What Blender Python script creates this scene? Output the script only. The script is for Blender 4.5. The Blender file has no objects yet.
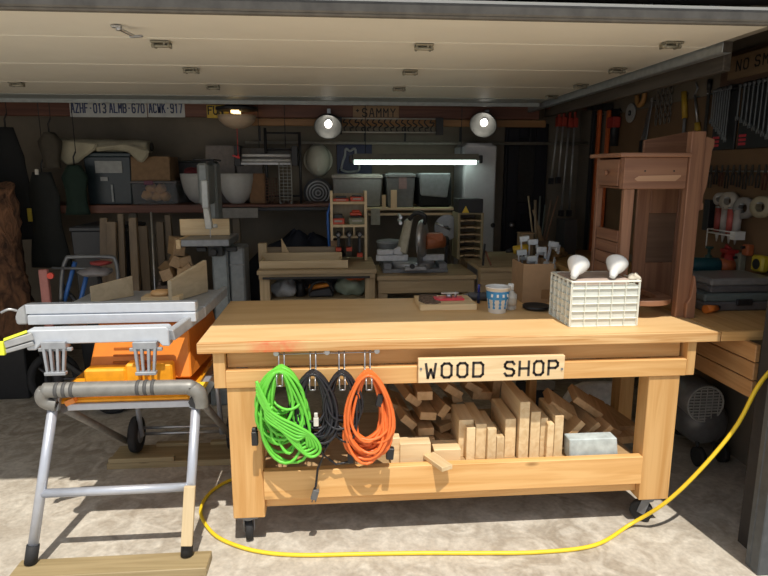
import bpy, bmesh, math, random
from mathutils import Vector, Matrix, Euler
R = math.radians
PI = math.pi
random.seed(7)
SC = bpy.context.scene
COL = SC.collection

# ---------------------------------------------------------------- camera, sky, sun, exposure
CAM_H, PITCH, YAW, FPX = 1.6, R(11), R(4.7), 600.0
cam = bpy.data.objects.new('camera', bpy.data.cameras.new('camera'))
COL.objects.link(cam)
cam.location = (0, 0, CAM_H)
cam.rotation_euler = (PI/2 - PITCH, 0, -YAW)
cam.data.sensor_width = 36.0
cam.data.lens = FPX/768*36
cam.data.clip_start = .05
SC.camera = cam

world = bpy.data.worlds.new('sky'); SC.world = world
world.use_nodes = True
wn = world.node_tree.nodes; wn.clear()
wo = wn.new('ShaderNodeOutputWorld'); wb = wn.new('ShaderNodeBackground')
wb.inputs['Color'].default_value = (.88, .93, 1.0, 1); wb.inputs['Strength'].default_value = 1.0
world.node_tree.links.new(wb.outputs[0], wo.inputs[0])

sun = bpy.data.objects.new('sun', bpy.data.lights.new('sun', 'SUN'))
COL.objects.link(sun)
sun.data.energy = 5.5; sun.data.angle = R(.6); sun.data.color = (1, .93, .82)
sun.rotation_euler = Vector((-.07, .47, -1)).to_track_quat('-Z', 'Y').to_euler()
sun.location = (1, -3, 8)

SC.view_settings.view_transform = 'Standard'
SC.view_settings.look = 'None'
SC.view_settings.gamma = 1
SC.view_settings.use_curve_mapping = False
SC.view_settings.exposure = -.35

# ---------------------------------------------------------------- place helpers (a point of the place seen in the photograph)
def ray(px, py):
    x = (px-384)/FPX; y = -(py-288)/FPX
    fz = math.cos(PITCH)+y*math.sin(PITCH); uz = -math.sin(PITCH)+y*math.cos(PITCH)
    return Vector((x*math.cos(YAW)+fz*math.sin(YAW), fz*math.cos(YAW)-x*math.sin(YAW), uz))
def aty(px, py, Y):
    r = ray(px, py); return Vector((0, 0, CAM_H))+r*(Y/r.y)
def atz(px, py, z):
    r = ray(px, py); return Vector((0, 0, CAM_H))+r*((z-CAM_H)/r.z)
def atx(px, py, X):
    r = ray(px, py); return Vector((0, 0, CAM_H))+r*(X/r.x)

# ---------------------------------------------------------------- materials
MATS = {}
def _new(name):
    m = bpy.data.materials.new(name); m.use_nodes = True
    return m, m.node_tree.nodes, m.node_tree.links, m.node_tree.nodes['Principled BSDF']
def _coord(n, l, scale, rnd=True):
    tc = n.new('ShaderNodeTexCoord'); mp = n.new('ShaderNodeMapping')
    mp.inputs['Scale'].default_value = scale
    if rnd:
        oi = n.new('ShaderNodeObjectInfo'); ad = n.new('ShaderNodeVectorMath'); ad.operation = 'ADD'
        mu = n.new('ShaderNodeMath'); mu.operation = 'MULTIPLY'; mu.inputs[1].default_value = 37.0
        l.new(oi.outputs['Random'], mu.inputs[0])
        l.new(tc.outputs['Object'], mp.inputs['Vector'])
        l.new(mp.outputs[0], ad.inputs[0]); l.new(mu.outputs[0], ad.inputs[1])
        return ad.outputs[0], tc
    l.new(tc.outputs['Object'], mp.inputs['Vector'])
    return mp.outputs[0], tc
def plain(name, col, rough=.6, metal=0, var=.12, scale=30, emit=None, alpha=None, trans=0, bump=0):
    if name in MATS: return MATS[name]
    m, n, l, b = _new(name)
    v, tc = _coord(n, l, (scale, scale, scale))
    nz = n.new('ShaderNodeTexNoise'); nz.inputs['Scale'].default_value = 1; nz.inputs['Detail'].default_value = 4
    l.new(v, nz.inputs['Vector'])
    rp = n.new('ShaderNodeValToRGB')
    rp.color_ramp.elements[0].position = .3; rp.color_ramp.elements[1].position = .7
    rp.color_ramp.elements[0].color = tuple(c*(1-var) for c in col)+(1,)
    rp.color_ramp.elements[1].color = tuple(min(1, c*(1+var)) for c in col)+(1,)
    l.new(nz.outputs['Fac'], rp.inputs['Fac']); l.new(rp.outputs[0], b.inputs['Base Color'])
    b.inputs['Roughness'].default_value = rough; b.inputs['Metallic'].default_value = metal
    if trans: b.inputs['Transmission Weight'].default_value = trans
    if alpha is not None: b.inputs['Alpha'].default_value = alpha
    if emit: b.inputs['Emission Color'].default_value = emit[0]+(1,); b.inputs['Emission Strength'].default_value = emit[1]
    if bump:
        bp = n.new('ShaderNodeBump'); bp.inputs['Strength'].default_value = bump; bp.inputs['Distance'].default_value = .01
        l.new(nz.outputs['Fac'], bp.inputs['Height']); l.new(bp.outputs[0], b.inputs['Normal'])
    MATS[name] = m; return m
def wood(name, c1, c2, axis='x', g=26, rough=.55, knots=True, var=.18):
    name = name+'_'+axis
    if name in MATS: return MATS[name]
    m, n, l, b = _new(name)
    s = {'x': (1.6, g, g), 'y': (g, 1.6, g), 'z': (g, g, 1.6)}[axis]
    v, tc = _coord(n, l, s)
    nz = n.new('ShaderNodeTexNoise'); nz.inputs['Scale'].default_value = 1.1; nz.inputs['Detail'].default_value = 5
    nz.inputs['Distortion'].default_value = .9
    l.new(v, nz.inputs['Vector'])
    rp = n.new('ShaderNodeValToRGB')
    e = rp.color_ramp.elements
    e[0].position = .32; e[0].color = c2+(1,); e[1].position = .62; e[1].color = c1+(1,)
    l.new(nz.outputs['Fac'], rp.inputs['Fac'])
    # per-object tint
    oi = n.new('ShaderNodeObjectInfo'); hs = n.new('ShaderNodeHueSaturation')
    mr = n.new('ShaderNodeMapRange'); mr.inputs['To Min'].default_value = 1-var; mr.inputs['To Max'].default_value = 1+var*.5
    l.new(oi.outputs['Random'], mr.inputs['Value']); l.new(mr.outputs[0], hs.inputs['Value'])
    l.new(rp.outputs[0], hs.inputs['Color'])
    out = hs.outputs[0]
    if knots:
        mp = n.new('ShaderNodeMapping')
        mp.inputs['Scale'].default_value = {'x': (3.2, 9, 9), 'y': (9, 3.2, 9), 'z': (9, 9, 3.2)}[axis]
        l.new(tc.outputs['Object'], mp.inputs['Vector'])
        vo = n.new('ShaderNodeTexVoronoi'); vo.inputs['Scale'].default_value = 1
        l.new(mp.outputs[0], vo.inputs['Vector'])
        kr = n.new('ShaderNodeValToRGB'); kr.color_ramp.elements[0].position = .05; kr.color_ramp.elements[1].position = .13
        kr.color_ramp.elements[0].color = (1, 1, 1, 1); kr.color_ramp.elements[1].color = (0, 0, 0, 1)
        l.new(vo.outputs['Distance'], kr.inputs['Fac'])
        mx = n.new('ShaderNodeMix'); mx.data_type = 'RGBA'
        l.new(kr.outputs[0], mx.inputs['Factor']); l.new(out, mx.inputs[6]); mx.inputs[7].default_value = tuple(c*.55 for c in c2)+(1,)
        out = mx.outputs[2]
    l.new(out, b.inputs['Base Color'])
    b.inputs['Roughness'].default_value = rough
    bp = n.new('ShaderNodeBump'); bp.inputs['Strength'].default_value = .15; bp.inputs['Distance'].default_value = .004
    l.new(nz.outputs['Fac'], bp.inputs['Height']); l.new(bp.outputs[0], b.inputs['Normal'])
    MATS[name] = m; return m
def concrete(name, ca, cb, cc):
    m, n, l, b = _new(name)
    tc = n.new('ShaderNodeTexCoord')
    def nz(s, d, dist=0):
        t = n.new('ShaderNodeTexNoise'); t.inputs['Scale'].default_value = s; t.inputs['Detail'].default_value = d
        t.inputs['Distortion'].default_value = dist; l.new(tc.outputs['Object'], t.inputs['Vector']); return t
    a = nz(1.7, 6, .6); f = nz(55, 4); s = nz(7, 8, 1.5)
    rp = n.new('ShaderNodeValToRGB'); e = rp.color_ramp.elements
    e[0].position = .35; e[0].color = ca+(1,); e[1].position = .62; e[1].color = cb+(1,)
    l.new(a.outputs['Fac'], rp.inputs['Fac'])
    r2 = n.new('ShaderNodeValToRGB'); e = r2.color_ramp.elements
    e[0].position = .40; e[0].color = (0, 0, 0, 1); e[1].position = .66; e[1].color = (1, 1, 1, 1)
    l.new(s.outputs['Fac'], r2.inputs['Fac'])
    m1 = n.new('ShaderNodeMix'); m1.data_type = 'RGBA'
    l.new(r2.outputs[0], m1.inputs['Factor']); l.new(rp.outputs[0], m1.inputs[6]); m1.inputs[7].default_value = cc+(1,)
    r3 = n.new('ShaderNodeValToRGB'); e = r3.color_ramp.elements
    e[0].position = .25; e[0].color = (.80, .80, .80, 1); e[1].position = .7; e[1].color = (1.08, 1.08, 1.08, 1)
    l.new(f.outputs['Fac'], r3.inputs['Fac'])
    m2 = n.new('ShaderNodeMix'); m2.data_type = 'RGBA'; m2.blend_type = 'MULTIPLY'; m2.inputs['Factor'].default_value = 1
    l.new(m1.outputs[2], m2.inputs[6]); l.new(r3.outputs[0], m2.inputs[7])
    l.new(m2.outputs[2], b.inputs['Base Color']); b.inputs['Roughness'].default_value = .85
    bp = n.new('ShaderNodeBump'); bp.inputs['Strength'].default_value = .35; bp.inputs['Distance'].default_value = .01
    l.new(s.outputs['Fac'], bp.inputs['Height']); l.new(bp.outputs[0], b.inputs['Normal'])
    MATS[name] = m; return m

PINE = ((.74, .445, .18), (.60, .315, .10))
FRESH = ((.80, .62, .37), (.66, .46, .24))
PALE = ((.66, .52, .32), (.55, .41, .23))
PLY = ((.66, .42, .19), (.55, .33, .13))
OAK = ((.30, .15, .085), (.20, .09, .052))
REDW = ((.19, .075, .045), (.11, .04, .025))
TREATED = ((.40, .31, .17), (.29, .22, .11))
SHOP = ((.52, .39, .23), (.40, .29, .16))
def pine(a='x'): return wood('pine', *PINE, a)
def fresh(a='x'): return wood('fresh_lumber', *FRESH, a)
def pale(a='x'): return wood('pale_wood', *PALE, a, knots=False)
def oak(a='x'): return wood('worn_brown_wood', *OAK, a, g=30, knots=False, var=.08)
def redw(a='x'): return wood('dark_red_plank', *REDW, a, knots=False)
def treated(a='x'): return wood('treated_lumber', *TREATED, a)
def shopw(a='x'): return wood('shop_bench_wood', *SHOP, a, knots=False)
STEEL = plain('brushed_steel', (.45, .46, .48), .35, .9)
ZINC = plain('galvanised_steel', (.42, .45, .47), .45, .7)
ALU = plain('light_aluminium', (.56, .60, .66), .45, .25, var=.05)
GREYM = plain('grey_painted_metal', (.22, .23, .25), .5, .3)
TUBEG = plain('silver_tube', (.50, .53, .60), .35, .45, var=.05)
DKTUBE = plain('grey_tube', (.22, .22, .23), .45, .4)
BLACK = plain('black_plastic', (.018, .018, .02), .5)
RUBBER = plain('black_rubber', (.02, .02, .022), .75)
ORANGE = plain('orange_plastic', (.88, .32, .03), .45, var=.06)
YELLOW = plain('yellow_plastic', (.85, .62, .05), .45)
YELLOWO = plain('amber_plastic', (.95, .38, .015), .45)
RED = plain('red_plastic', (.55, .03, .03), .45)
REDO = plain('red_orange_paint', (.60, .09, .02), .5)
WHITE = plain('white_plastic', (.80, .80, .78), .4, var=.04)
OFFW = plain('off_white', (.62, .60, .54), .6)
CREAM = plain('cream_plastic', (.62, .57, .46), .5)
GREYP = plain('grey_plastic', (.20, .20, .20), .55)
LGREY = plain('light_grey_plastic', (.36, .37, .38), .5)
NAVY = plain('navy_cloth', (.02, .03, .09), .8)
TEAL = plain('teal_plastic', (.01, .08, .10), .5)
BLUE = plain('blue_paint', (.03, .13, .45), .5)
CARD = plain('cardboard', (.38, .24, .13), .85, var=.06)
CLOTHT = plain('tan_canvas', (.36, .33, .24), .9, scale=12)
DKCLOTH = plain('dark_cloth', (.008, .009, .010), .9, scale=12, bump=.4)
PAPER = plain('paper', (.70, .66, .58), .8)
INK = plain('dark_ink', (.035, .028, .025), .7)
GREENC = plain('green_cord_jacket', (.15, .60, .06), .4, var=.05)
ORANGEC = plain('orange_cord_jacket', (.80, .17, .035), .4, var=.05)
BLACKC = plain('black_cord_jacket', (.014, .014, .018), .4)
YELLOWC = plain('yellow_cord_jacket', (.88, .62, .03), .4, var=.05)
BRASS = plain('bolt_metal', (.5, .42, .3), .4, .8)

# ---------------------------------------------------------------- mesh builder
class MB:
    def __init__(s, bevel=0):
        s.bm = bmesh.new(); s.bevel = bevel; s.mi = 0; s.smooth = set()
    def _tag(s, faces, smooth=False):
        for f in faces:
            f.material_index = s.mi; f.smooth = smooth
    def pts8(s, v):
        vs = [s.bm.verts.new(p) for p in v]
        fs = [s.bm.faces.new([vs[i] for i in q]) for q in ((0,3,2,1),(4,5,6,7),(0,1,5,4),(1,2,6,5),(2,3,7,6),(3,0,4,7))]
        s._tag(fs); return s
    def box(s, x0, x1, y0, y1, z0, z1):
        if x0 > x1: x0, x1 = x1, x0
        if y0 > y1: y0, y1 = y1, y0
        if z0 > z1: z0, z1 = z1, z0
        return s.pts8([(x0,y0,z0),(x1,y0,z0),(x1,y1,z0),(x0,y1,z0),(x0,y0,z1),(x1,y0,z1),(x1,y1,z1),(x0,y1,z1)])
    def obox(s, c, size, rot=(0,0,0)):
        M = Matrix.Translation(Vector(c)) @ Euler(rot).to_matrix().to_4x4()
        a, b, d = (q/2 for q in size)
        v = [(-a,-b,-d),(a,-b,-d),(a,b,-d),(-a,b,-d),(-a,-b,d),(a,-b,d),(a,b,d),(-a,b,d)]
        return s.pts8([M @ Vector(p) for p in v])
    def bar(s, p0, p1, w, h, up=(0,0,1)):
        p0, p1 = Vector(p0), Vector(p1); t = (p1-p0).normalized()
        u = Vector(up); sd = t.cross(u)
        if sd.length < 1e-4: sd = t.cross(Vector((0,1,0)))
        sd.normalize(); u = sd.cross(t).normalized()
        sd *= w/2; u *= h/2
        return s.pts8([p0-sd-u, p0+sd-u, p1+sd-u, p1-sd-u, p0-sd+u, p0+sd+u, p1+sd+u, p1-sd+u])
    def ring(s, c, t, ref, r, seg, rx=1.0):
        t = Vector(t).normalized(); a = Vector(ref)
        a = (a-t*a.dot(t)).normalized(); b = t.cross(a)
        return [s.bm.verts.new(Vector(c)+a*math.cos(2*PI*i/seg)*r+b*math.sin(2*PI*i/seg)*r*rx) for i in range(seg)]
    def skin(s, rings, caps=True, closed=False, smooth=True):
        fs = []
        n = len(rings[0])
        rr = list(zip(rings, rings[1:]))
        if closed: rr.append((rings[-1], rings[0]))
        for A, B in rr:
            for i in range(n):
                fs.append(s.bm.faces.new((A[i], A[(i+1)%n], B[(i+1)%n], B[i])))
        s._tag(fs, smooth)
        if caps and not closed:
            s._tag([s.bm.faces.new(list(reversed(rings[0]))), s.bm.faces.new(rings[-1])], False)
        return s
    def cyl(s, p0, p1, r0, r1=None, seg=16):
        p0, p1 = Vector(p0), Vector(p1); r1 = r0 if r1 is None else r1
        t = p1-p0; ref = Vector((1,0,0)) if abs(t.normalized().x) < .9 else Vector((0,1,0))
        return s.skin([s.ring(p0,t,ref,r0,seg), s.ring(p1,t,ref,r1,seg)])
    def tube(s, pts, r, seg=8, closed=False):
        pts = [Vector(p) for p in pts]; n = len(pts); rings = []
        ref = None
        for i, p in enumerate(pts):
            a = pts[i-1] if (i > 0 or closed) else p
            b = pts[(i+1) % n] if (i < n-1 or closed) else p
            t = (b-a).normalized()
            if ref is None:
                ref = Vector((0,0,1)) if abs(t.z) < .9 else Vector((1,0,0))
            ref = ref-t*ref.dot(t)
            if ref.length < 1e-5: ref = t.orthogonal()
            ref.normalize()
            rings.append(s.ring(p, t, ref, r, seg))
        return s.skin(rings, caps=not closed, closed=closed)
    def lathe(s, prof, c=(0,0,0), axis=(0,0,1), seg=24, caps=True):
        axis = Vector(axis).normalized(); c = Vector(c)
        ref = Vector((1,0,0)) if abs(axis.x) < .9 else Vector((0,1,0))
        return s.skin([s.ring(c+axis*h, axis, ref, max(r, 1e-4), seg) for r, h in prof], caps=caps)
    def prism(s, poly, d0, d1, plane='xz'):
        f = {'xz': lambda a,b,d: (a,d,b), 'yz': lambda a,b,d: (d,a,b), 'xy': lambda a,b,d: (a,b,d)}[plane]
        A = [s.bm.verts.new(f(a,b,d0)) for a, b in poly]; B = [s.bm.verts.new(f(a,b,d1)) for a, b in poly]
        n = len(poly); fs = [s.bm.faces.new(A), s.bm.faces.new(list(reversed(B)))]
        for i in range(n): fs.append(s.bm.faces.new((A[i], B[i], B[(i+1)%n], A[(i+1)%n])))
        s._tag(fs); return s
    def blob(s, c, size, seed=0, amp=.15, n=12, zmin=None):
        rnd = random.Random(seed); rings = []
        c = Vector(c); ph = [rnd.uniform(0, 6.28) for _ in range(6)]
        for j in range(1, n):
            th = PI*j/n; ring = []
            for i in range(n*2):
                a = 2*PI*i/(n*2)
                k = 1+amp*(math.sin(3*a+ph[0]+2*th)+.6*math.sin(5*a+ph[1]-3*th)+.5*math.sin(4*th+ph[2]))
                p = c+Vector((math.cos(a)*math.sin(th)*size[0]/2*k, math.sin(a)*math.sin(th)*size[1]/2*k, -math.cos(th)*size[2]/2*k))
                if zmin is not None and p.z < zmin: p.z = zmin
                ring.append(s.bm.verts.new(p))
            rings.append(ring)
        return s.skin(rings)
    def build(s, name, mats, parent=None, smooth=None):
        bmesh.ops.recalc_face_normals(s.bm, faces=s.bm.faces)
        me = bpy.data.meshes.new(name); s.bm.to_mesh(me); s.bm.free()
        if not isinstance(mats, (list, tuple)): mats = [mats]
        for m in mats: me.materials.append(m)
        vs = [v.co for v in me.vertices]
        lo = Vector((min(v[i] for v in vs) for i in range(3))); hi = Vector((max(v[i] for v in vs) for i in range(3)))
        c = (lo+hi)/2
        if parent is None: c.z = lo.z
        me.transform(Matrix.Translation(-c))
        o = bpy.data.objects.new(name, me); COL.objects.link(o); o.location = c
        if parent is not None: o.parent = parent
        if s.bevel:
            b = o.modifiers.new('bevel', 'BEVEL'); b.width = s.bevel; b.segments = 1; b.limit_method = 'ANGLE'
        return o

def tag(o, label, cat, group=None):
    o['label'] = label; o['category'] = cat
    if group: o['group'] = group
    return o
def thing(name, label, cat, group=None):
    o = bpy.data.objects.new(name, None); COL.objects.link(o); o.empty_display_size = .05
    return tag(o, label, cat, group)
def settle(t):
    """put the Empty at the base of its own parts"""
    bpy.context.view_layer.update()
    pts = [c.matrix_world @ Vector(v) for c in t.children_recursive if c.type == 'MESH' for v in c.bound_box]
    lo = Vector((min(p[i] for p in pts) for i in range(3))); hi = Vector((max(p[i] for p in pts) for i in range(3)))
    b = Vector(((lo.x+hi.x)/2, (lo.y+hi.y)/2, lo.z))
    for c in t.children: c.location = c.location-b
    t.location = b
    return t
def put(t, loc, rot=(0,0,0)):
    t.location = Vector(loc); t.rotation_euler = rot; return t
def sub(o, parent):
    """make o (built in the same space as parent's thing) a sub-part of the part parent"""
    o.parent = parent; o.location = o.location-parent.location; return o
def struct(name, mb, m):
    o = mb.build(name, m); o['kind'] = 'structure'; return o
def copy_tree(o, label=None, parent=None):
    c = o.copy(); COL.objects.link(c)
    if parent is not None: c.parent = parent
    if label: c['label'] = label
    for ch in list(o.children): copy_tree(ch, None, c)
    return c
def one(name, label, cat, mb, m, group=None):
    return tag(mb.build(name, m), label, cat, group)

# ---------------------------------------------------------------- stroke lettering, routed or stamped on signs
GL = {
 'A': [[(0,0),(1.5,6),(2.5,6),(4,0)],[(.7,2.3),(3.3,2.3)]],
 'B': [[(0,0),(0,6),(3,6),(4,5),(4,4),(3,3.2),(0,3.2)],[(3,3.2),(4,2.3),(4,1),(3,0),(0,0)]],
 'C': [[(4,5),(3,6),(1,6),(0,5),(0,1),(1,0),(3,0),(4,1)]],
 'D': [[(0,0),(0,6),(3,6),(4,5),(4,1),(3,0),(0,0)]],
 'F': [[(0,0),(0,6),(4,6)],[(0,3.2),(3,3.2)]],
 'G': [[(4,5),(3,6),(1,6),(0,5),(0,1),(1,0),(3,0),(4,1),(4,3),(2.5,3)]],
 'H': [[(0,0),(0,6)],[(4,0),(4,6)],[(0,3),(4,3)]],
 'I': [[(2,0),(2,6)]],
 'K': [[(0,0),(0,6)],[(4,6),(0,2.6)],[(1.4,3.6),(4,0)]],
 'L': [[(0,6),(0,0),(4,0)]],
 'M': [[(0,0),(0,6),(2,3),(4,6),(4,0)]],
 'N': [[(0,0),(0,6),(4,0),(4,6)]],
 'O': [[(1,0),(0,1),(0,5),(1,6),(3,6),(4,5),(4,1),(3,0),(1,0)]],
 'P': [[(0,0),(0,6),(3,6),(4,5),(4,3.8),(3,2.9),(0,2.9)]],
 'R': [[(0,0),(0,6),(3,6),(4,5),(4,4),(3,3),(0,3)],[(2,3),(4,0)]],
 'S': [[(4,5),(3.2,6),(.8,6),(0,5),(0,4),(.8,3.2),(3.2,2.8),(4,2),(4,1),(3.2,0),(.8,0),(0,1)]],
 'U': [[(0,6),(0,1),(1,0),(3,0),(4,1),(4,6)]],
 'W': [[(0,6),(.8,0),(2,3.6),(3.2,0),(4,6)]],
 'Y': [[(0,6),(2,3),(4,6)],[(2,3),(2,0)]],
 'Z': [[(0,6),(4,6),(0,0),(4,0)]],
 '0': [[(1,0),(0,1),(0,5),(1,6),(3,6),(4,5),(4,1),(3,0),(1,0)]],
 '1': [[(1,5),(2,6),(2,0)]],
 '3': [[(0,5.4),(1,6),(3,6),(4,5),(4,4),(3,3.1),(1.5,3.1)],[(3,3.1),(4,2),(4,1),(3,0),(1,0),(0,.7)]],
 '6': [[(4,5.3),(3,6),(1,6),(0,5),(0,1),(1,0),(3,0),(4,1),(4,2.4),(3,3.3),(0,3.1)]],
 '7': [[(0,6),(4,6),(1.5,0)]],
 '9': [[(0,.7),(1,0),(3,0),(4,1),(4,5),(3,6),(1,6),(0,5),(0,3.7),(1,2.8),(4,3)]],
 '-': [[(1,3),(3,3)]], '.': [[(1.6,3),(2.4,3)]], '*': [[(1,4.5),(3,4.5)],[(2,3.7),(2,5.3)]],
}
def letters(mb, text, org, u, v, height, adv=None, sw=.12, depth=.002, lw=1.0):
    """strokes lying on the plane org + a*u + b*v, raised by depth along u x v"""
    u, v = Vector(u).normalized(), Vector(v).normalized(); nrm = u.cross(v)
    k = height/6.0; adv = adv or k*6
    x = 0
    for ch in text:
        for st in GL.get(ch, []):
            P = [Vector(org)+u*(x+a*k*lw)+v*(b*k) for a, b in st]
            for i in range(len(P)-1):
                t = (P[i+1]-P[i]).normalized()
                mb.bar(P[i]-t*height*sw*.4, P[i+1]+t*height*sw*.4, height*sw, depth, up=nrm)
        x += adv
    return mb

exec_order = []
# ================================================================ THE SETTING
WX, BY, LX = 2.25, 5.5, -3.9          # right wall, back wall, left wall
FLOOR = concrete('garage_concrete', (.33, .285, .225), (.46, .415, .35), (.57, .53, .46))
m = MB(); m.box(-9, 9, -9, 6, -.12, 0); struct('floor', m, FLOOR)
WALLM = plain('dim_wall_board', (.22, .185, .14), .9, scale=4, var=.15)
WALLG = plain('grey_wall_board', (.20, .165, .125), .9, scale=4, var=.1)
m = MB(); m.box(LX, WX+.1, BY, BY+.1, 0, 2.6); struct('wall_back', m, WALLM)
m = MB(); m.box(WX, WX+.1, 2.25, BY, 0, 2.6); struct('wall_right', m, WALLG)
m = MB(); m.box(LX-.1, LX, 2.25, BY+.1, 0, 2.6); struct('wall_left', m, WALLM)
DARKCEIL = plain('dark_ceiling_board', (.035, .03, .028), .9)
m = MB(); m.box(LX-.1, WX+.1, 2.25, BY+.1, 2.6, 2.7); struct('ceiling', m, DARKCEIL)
# front of the house: header above the opening, pier to the right, eave
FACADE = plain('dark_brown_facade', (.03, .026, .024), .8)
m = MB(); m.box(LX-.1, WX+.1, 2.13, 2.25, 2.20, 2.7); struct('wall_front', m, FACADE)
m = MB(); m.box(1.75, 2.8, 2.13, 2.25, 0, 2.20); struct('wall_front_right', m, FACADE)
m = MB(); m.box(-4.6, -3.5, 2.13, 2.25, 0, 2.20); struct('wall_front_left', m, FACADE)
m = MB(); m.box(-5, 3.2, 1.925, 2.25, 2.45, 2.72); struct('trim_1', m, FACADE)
# steel door jamb at the right of the opening
JAMB = plain('dark_grey_steel', (.10, .11, .12), .55, .5)
m = MB(.004); m.box(1.675, 1.78, 2.02, 2.07, 0, 2.19); m.box(1.72, 1.78, 2.07, 2.13, 0, 2.19); m.box(1.675, 1.69, 2.07, 2.10, 0, 2.19)
struct('trim_2', m, JAMB)

# ---- overhead door, rolled up flat
DOORM = plain('beige_door_skin', (.84, .80, .70), .5, var=.03, scale=3)
def overhead_door():
    t = thing('garage_door', 'cream sectional garage door rolled up flat overhead', 'garage door')
    y1, zb = 4.45, 2.12
    xs0, xs1 = -3.4, 1.59
    cuts = (2.135, 2.585, 3.22, 3.86, 4.45)
    for i in range(4):
        m = MB(.001)
        a, b = cuts[i]+.0005, cuts[i+1]-.0005
        m.box(xs0, xs1, a, b, zb, zb+.045)
        m.box(xs0, xs1, a, a+.004, zb-.002, zb)
        m.build('panel', DOORM, t)
    m = MB(.006); m.box(xs0, xs1+.06, 2.10, 2.133, 2.100, 2.147)
    m.box(xs0, xs1+.06, 2.09, 2.10, 2.107, 2.140)
    m.build('bottom_rail', plain('weathered_rail', (.13, .12, .105), .7, scale=20, var=.2), t)
    m = MB(); m.box(xs0, xs1, y1, y1+.25, zb-.004, zb+.04); m.box(xs0, xs1, y1+.25, y1+.27, zb-.03, zb+.04); m.build('top_rail', plain('pale_grey_rail', (.33, .36, .36), .5), t)
    def hinge(px, py):
        p = atz(px, py, zb)
        h = MB(.002)
        h.box(p.x-.038, p.x+.038, p.y-.028, p.y+.028, zb-.010, zb-.003)
        h.cyl((p.x-.04, p.y, zb-.018), (p.x+.04, p.y, zb-.018), .008, seg=10)
        for s in (-1, 1): h.box(p.x+s*.03-.005, p.x+s*.03+.005, p.y-.012, p.y+.035, zb-.024, zb-.003)
        h.cyl((p.x-.015, p.y+.014, zb-.003), (p.x-.015, p.y+.014, zb-.016), .006, seg=8)
        h.cyl((p.x+.015, p.y-.014, zb-.003), (p.x+.015, p.y-.014, zb-.016), .006, seg=8)
        h.build('hinge', plain('hinge_zinc', (.30, .28, .22), .4, .7), t)
    for p in ((161, 41), (191, 68), (213, 85), (424, 44), (410, 70), (399, 87), (16, 82)): hinge(*p)
    for p in ((676, 44), (622, 70), (585, 86), (556, 97)): hinge(p[0]-4, p[1]-2)
    p = atz(125, 25, zb); m = MB(.002)
    m.box(p.x-.045, p.x-.01, p.y-.02, p.y, zb-.012, zb-.003)
    m.bar((p.x-.02, p.y-.01, zb-.015), (p.x+.02, p.y+.05, zb-.03), .014, .008); m.bar((p.x, p.y+.05, zb-.03), (p.x+.05, p.y+.03, zb-.03), .014, .008)
    m.cyl((p.x-.02, p.y-.01, zb-.003), (p.x-.02, p.y-.01, zb-.022), .010)
    m.build('lock_latch', STEEL, t)
    settle(t)
overhead_door()
# ---- horizontal track beside the door, hung from the ceiling
t = thing('door_track', 'galvanised horizontal track beside the raised garage door', 'door track')
m = MB(.002); m.box(1.61, 1.67, 2.50, 5.05, 2.165, 2.17); m.box(1.61, 1.614, 2.50, 5.05, 2.085, 2.165); m.box(1.61, 1.65, 2.50, 5.05, 2.081, 2.085)
m.build('channel', ZINC, t)
m = MB(.002); m.box(1.625, 1.66, 3.2, 3.24, 2.17, 2.6); m.build('hanger', ZINC, t)
m = MB(.002); m.box(1.625, 1.66, 4.9, 4.94, 2.17, 2.6); m.build('hanger', ZINC, t)
settle(t)
GREYW = wood('greyed_wood', (.20, .17, .14), (.13, .11, .09), 'y', knots=False)
m = MB(.004); m.box(1.86, 1.90, 2.87, 5.35, 2.07, 2.22)
one('ceiling_board', 'long weathered grey board running beside the door track', 'board', m, GREYW)
# brackets that carry it
for y in (3.0, 4.4):
    m = MB(.002); m.box(1.865, 1.895, y, y+.04, 2.2255, 2.6); m.box(1.855, 1.905, y, y+.04, 2.2205, 2.2255)
    one('hanger_strap', 'steel strap holding the grey board up, '+('near' if y < 3.5 else 'far')+' one of two', 'bracket', m, ZINC, 'straps of the grey board')

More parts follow.
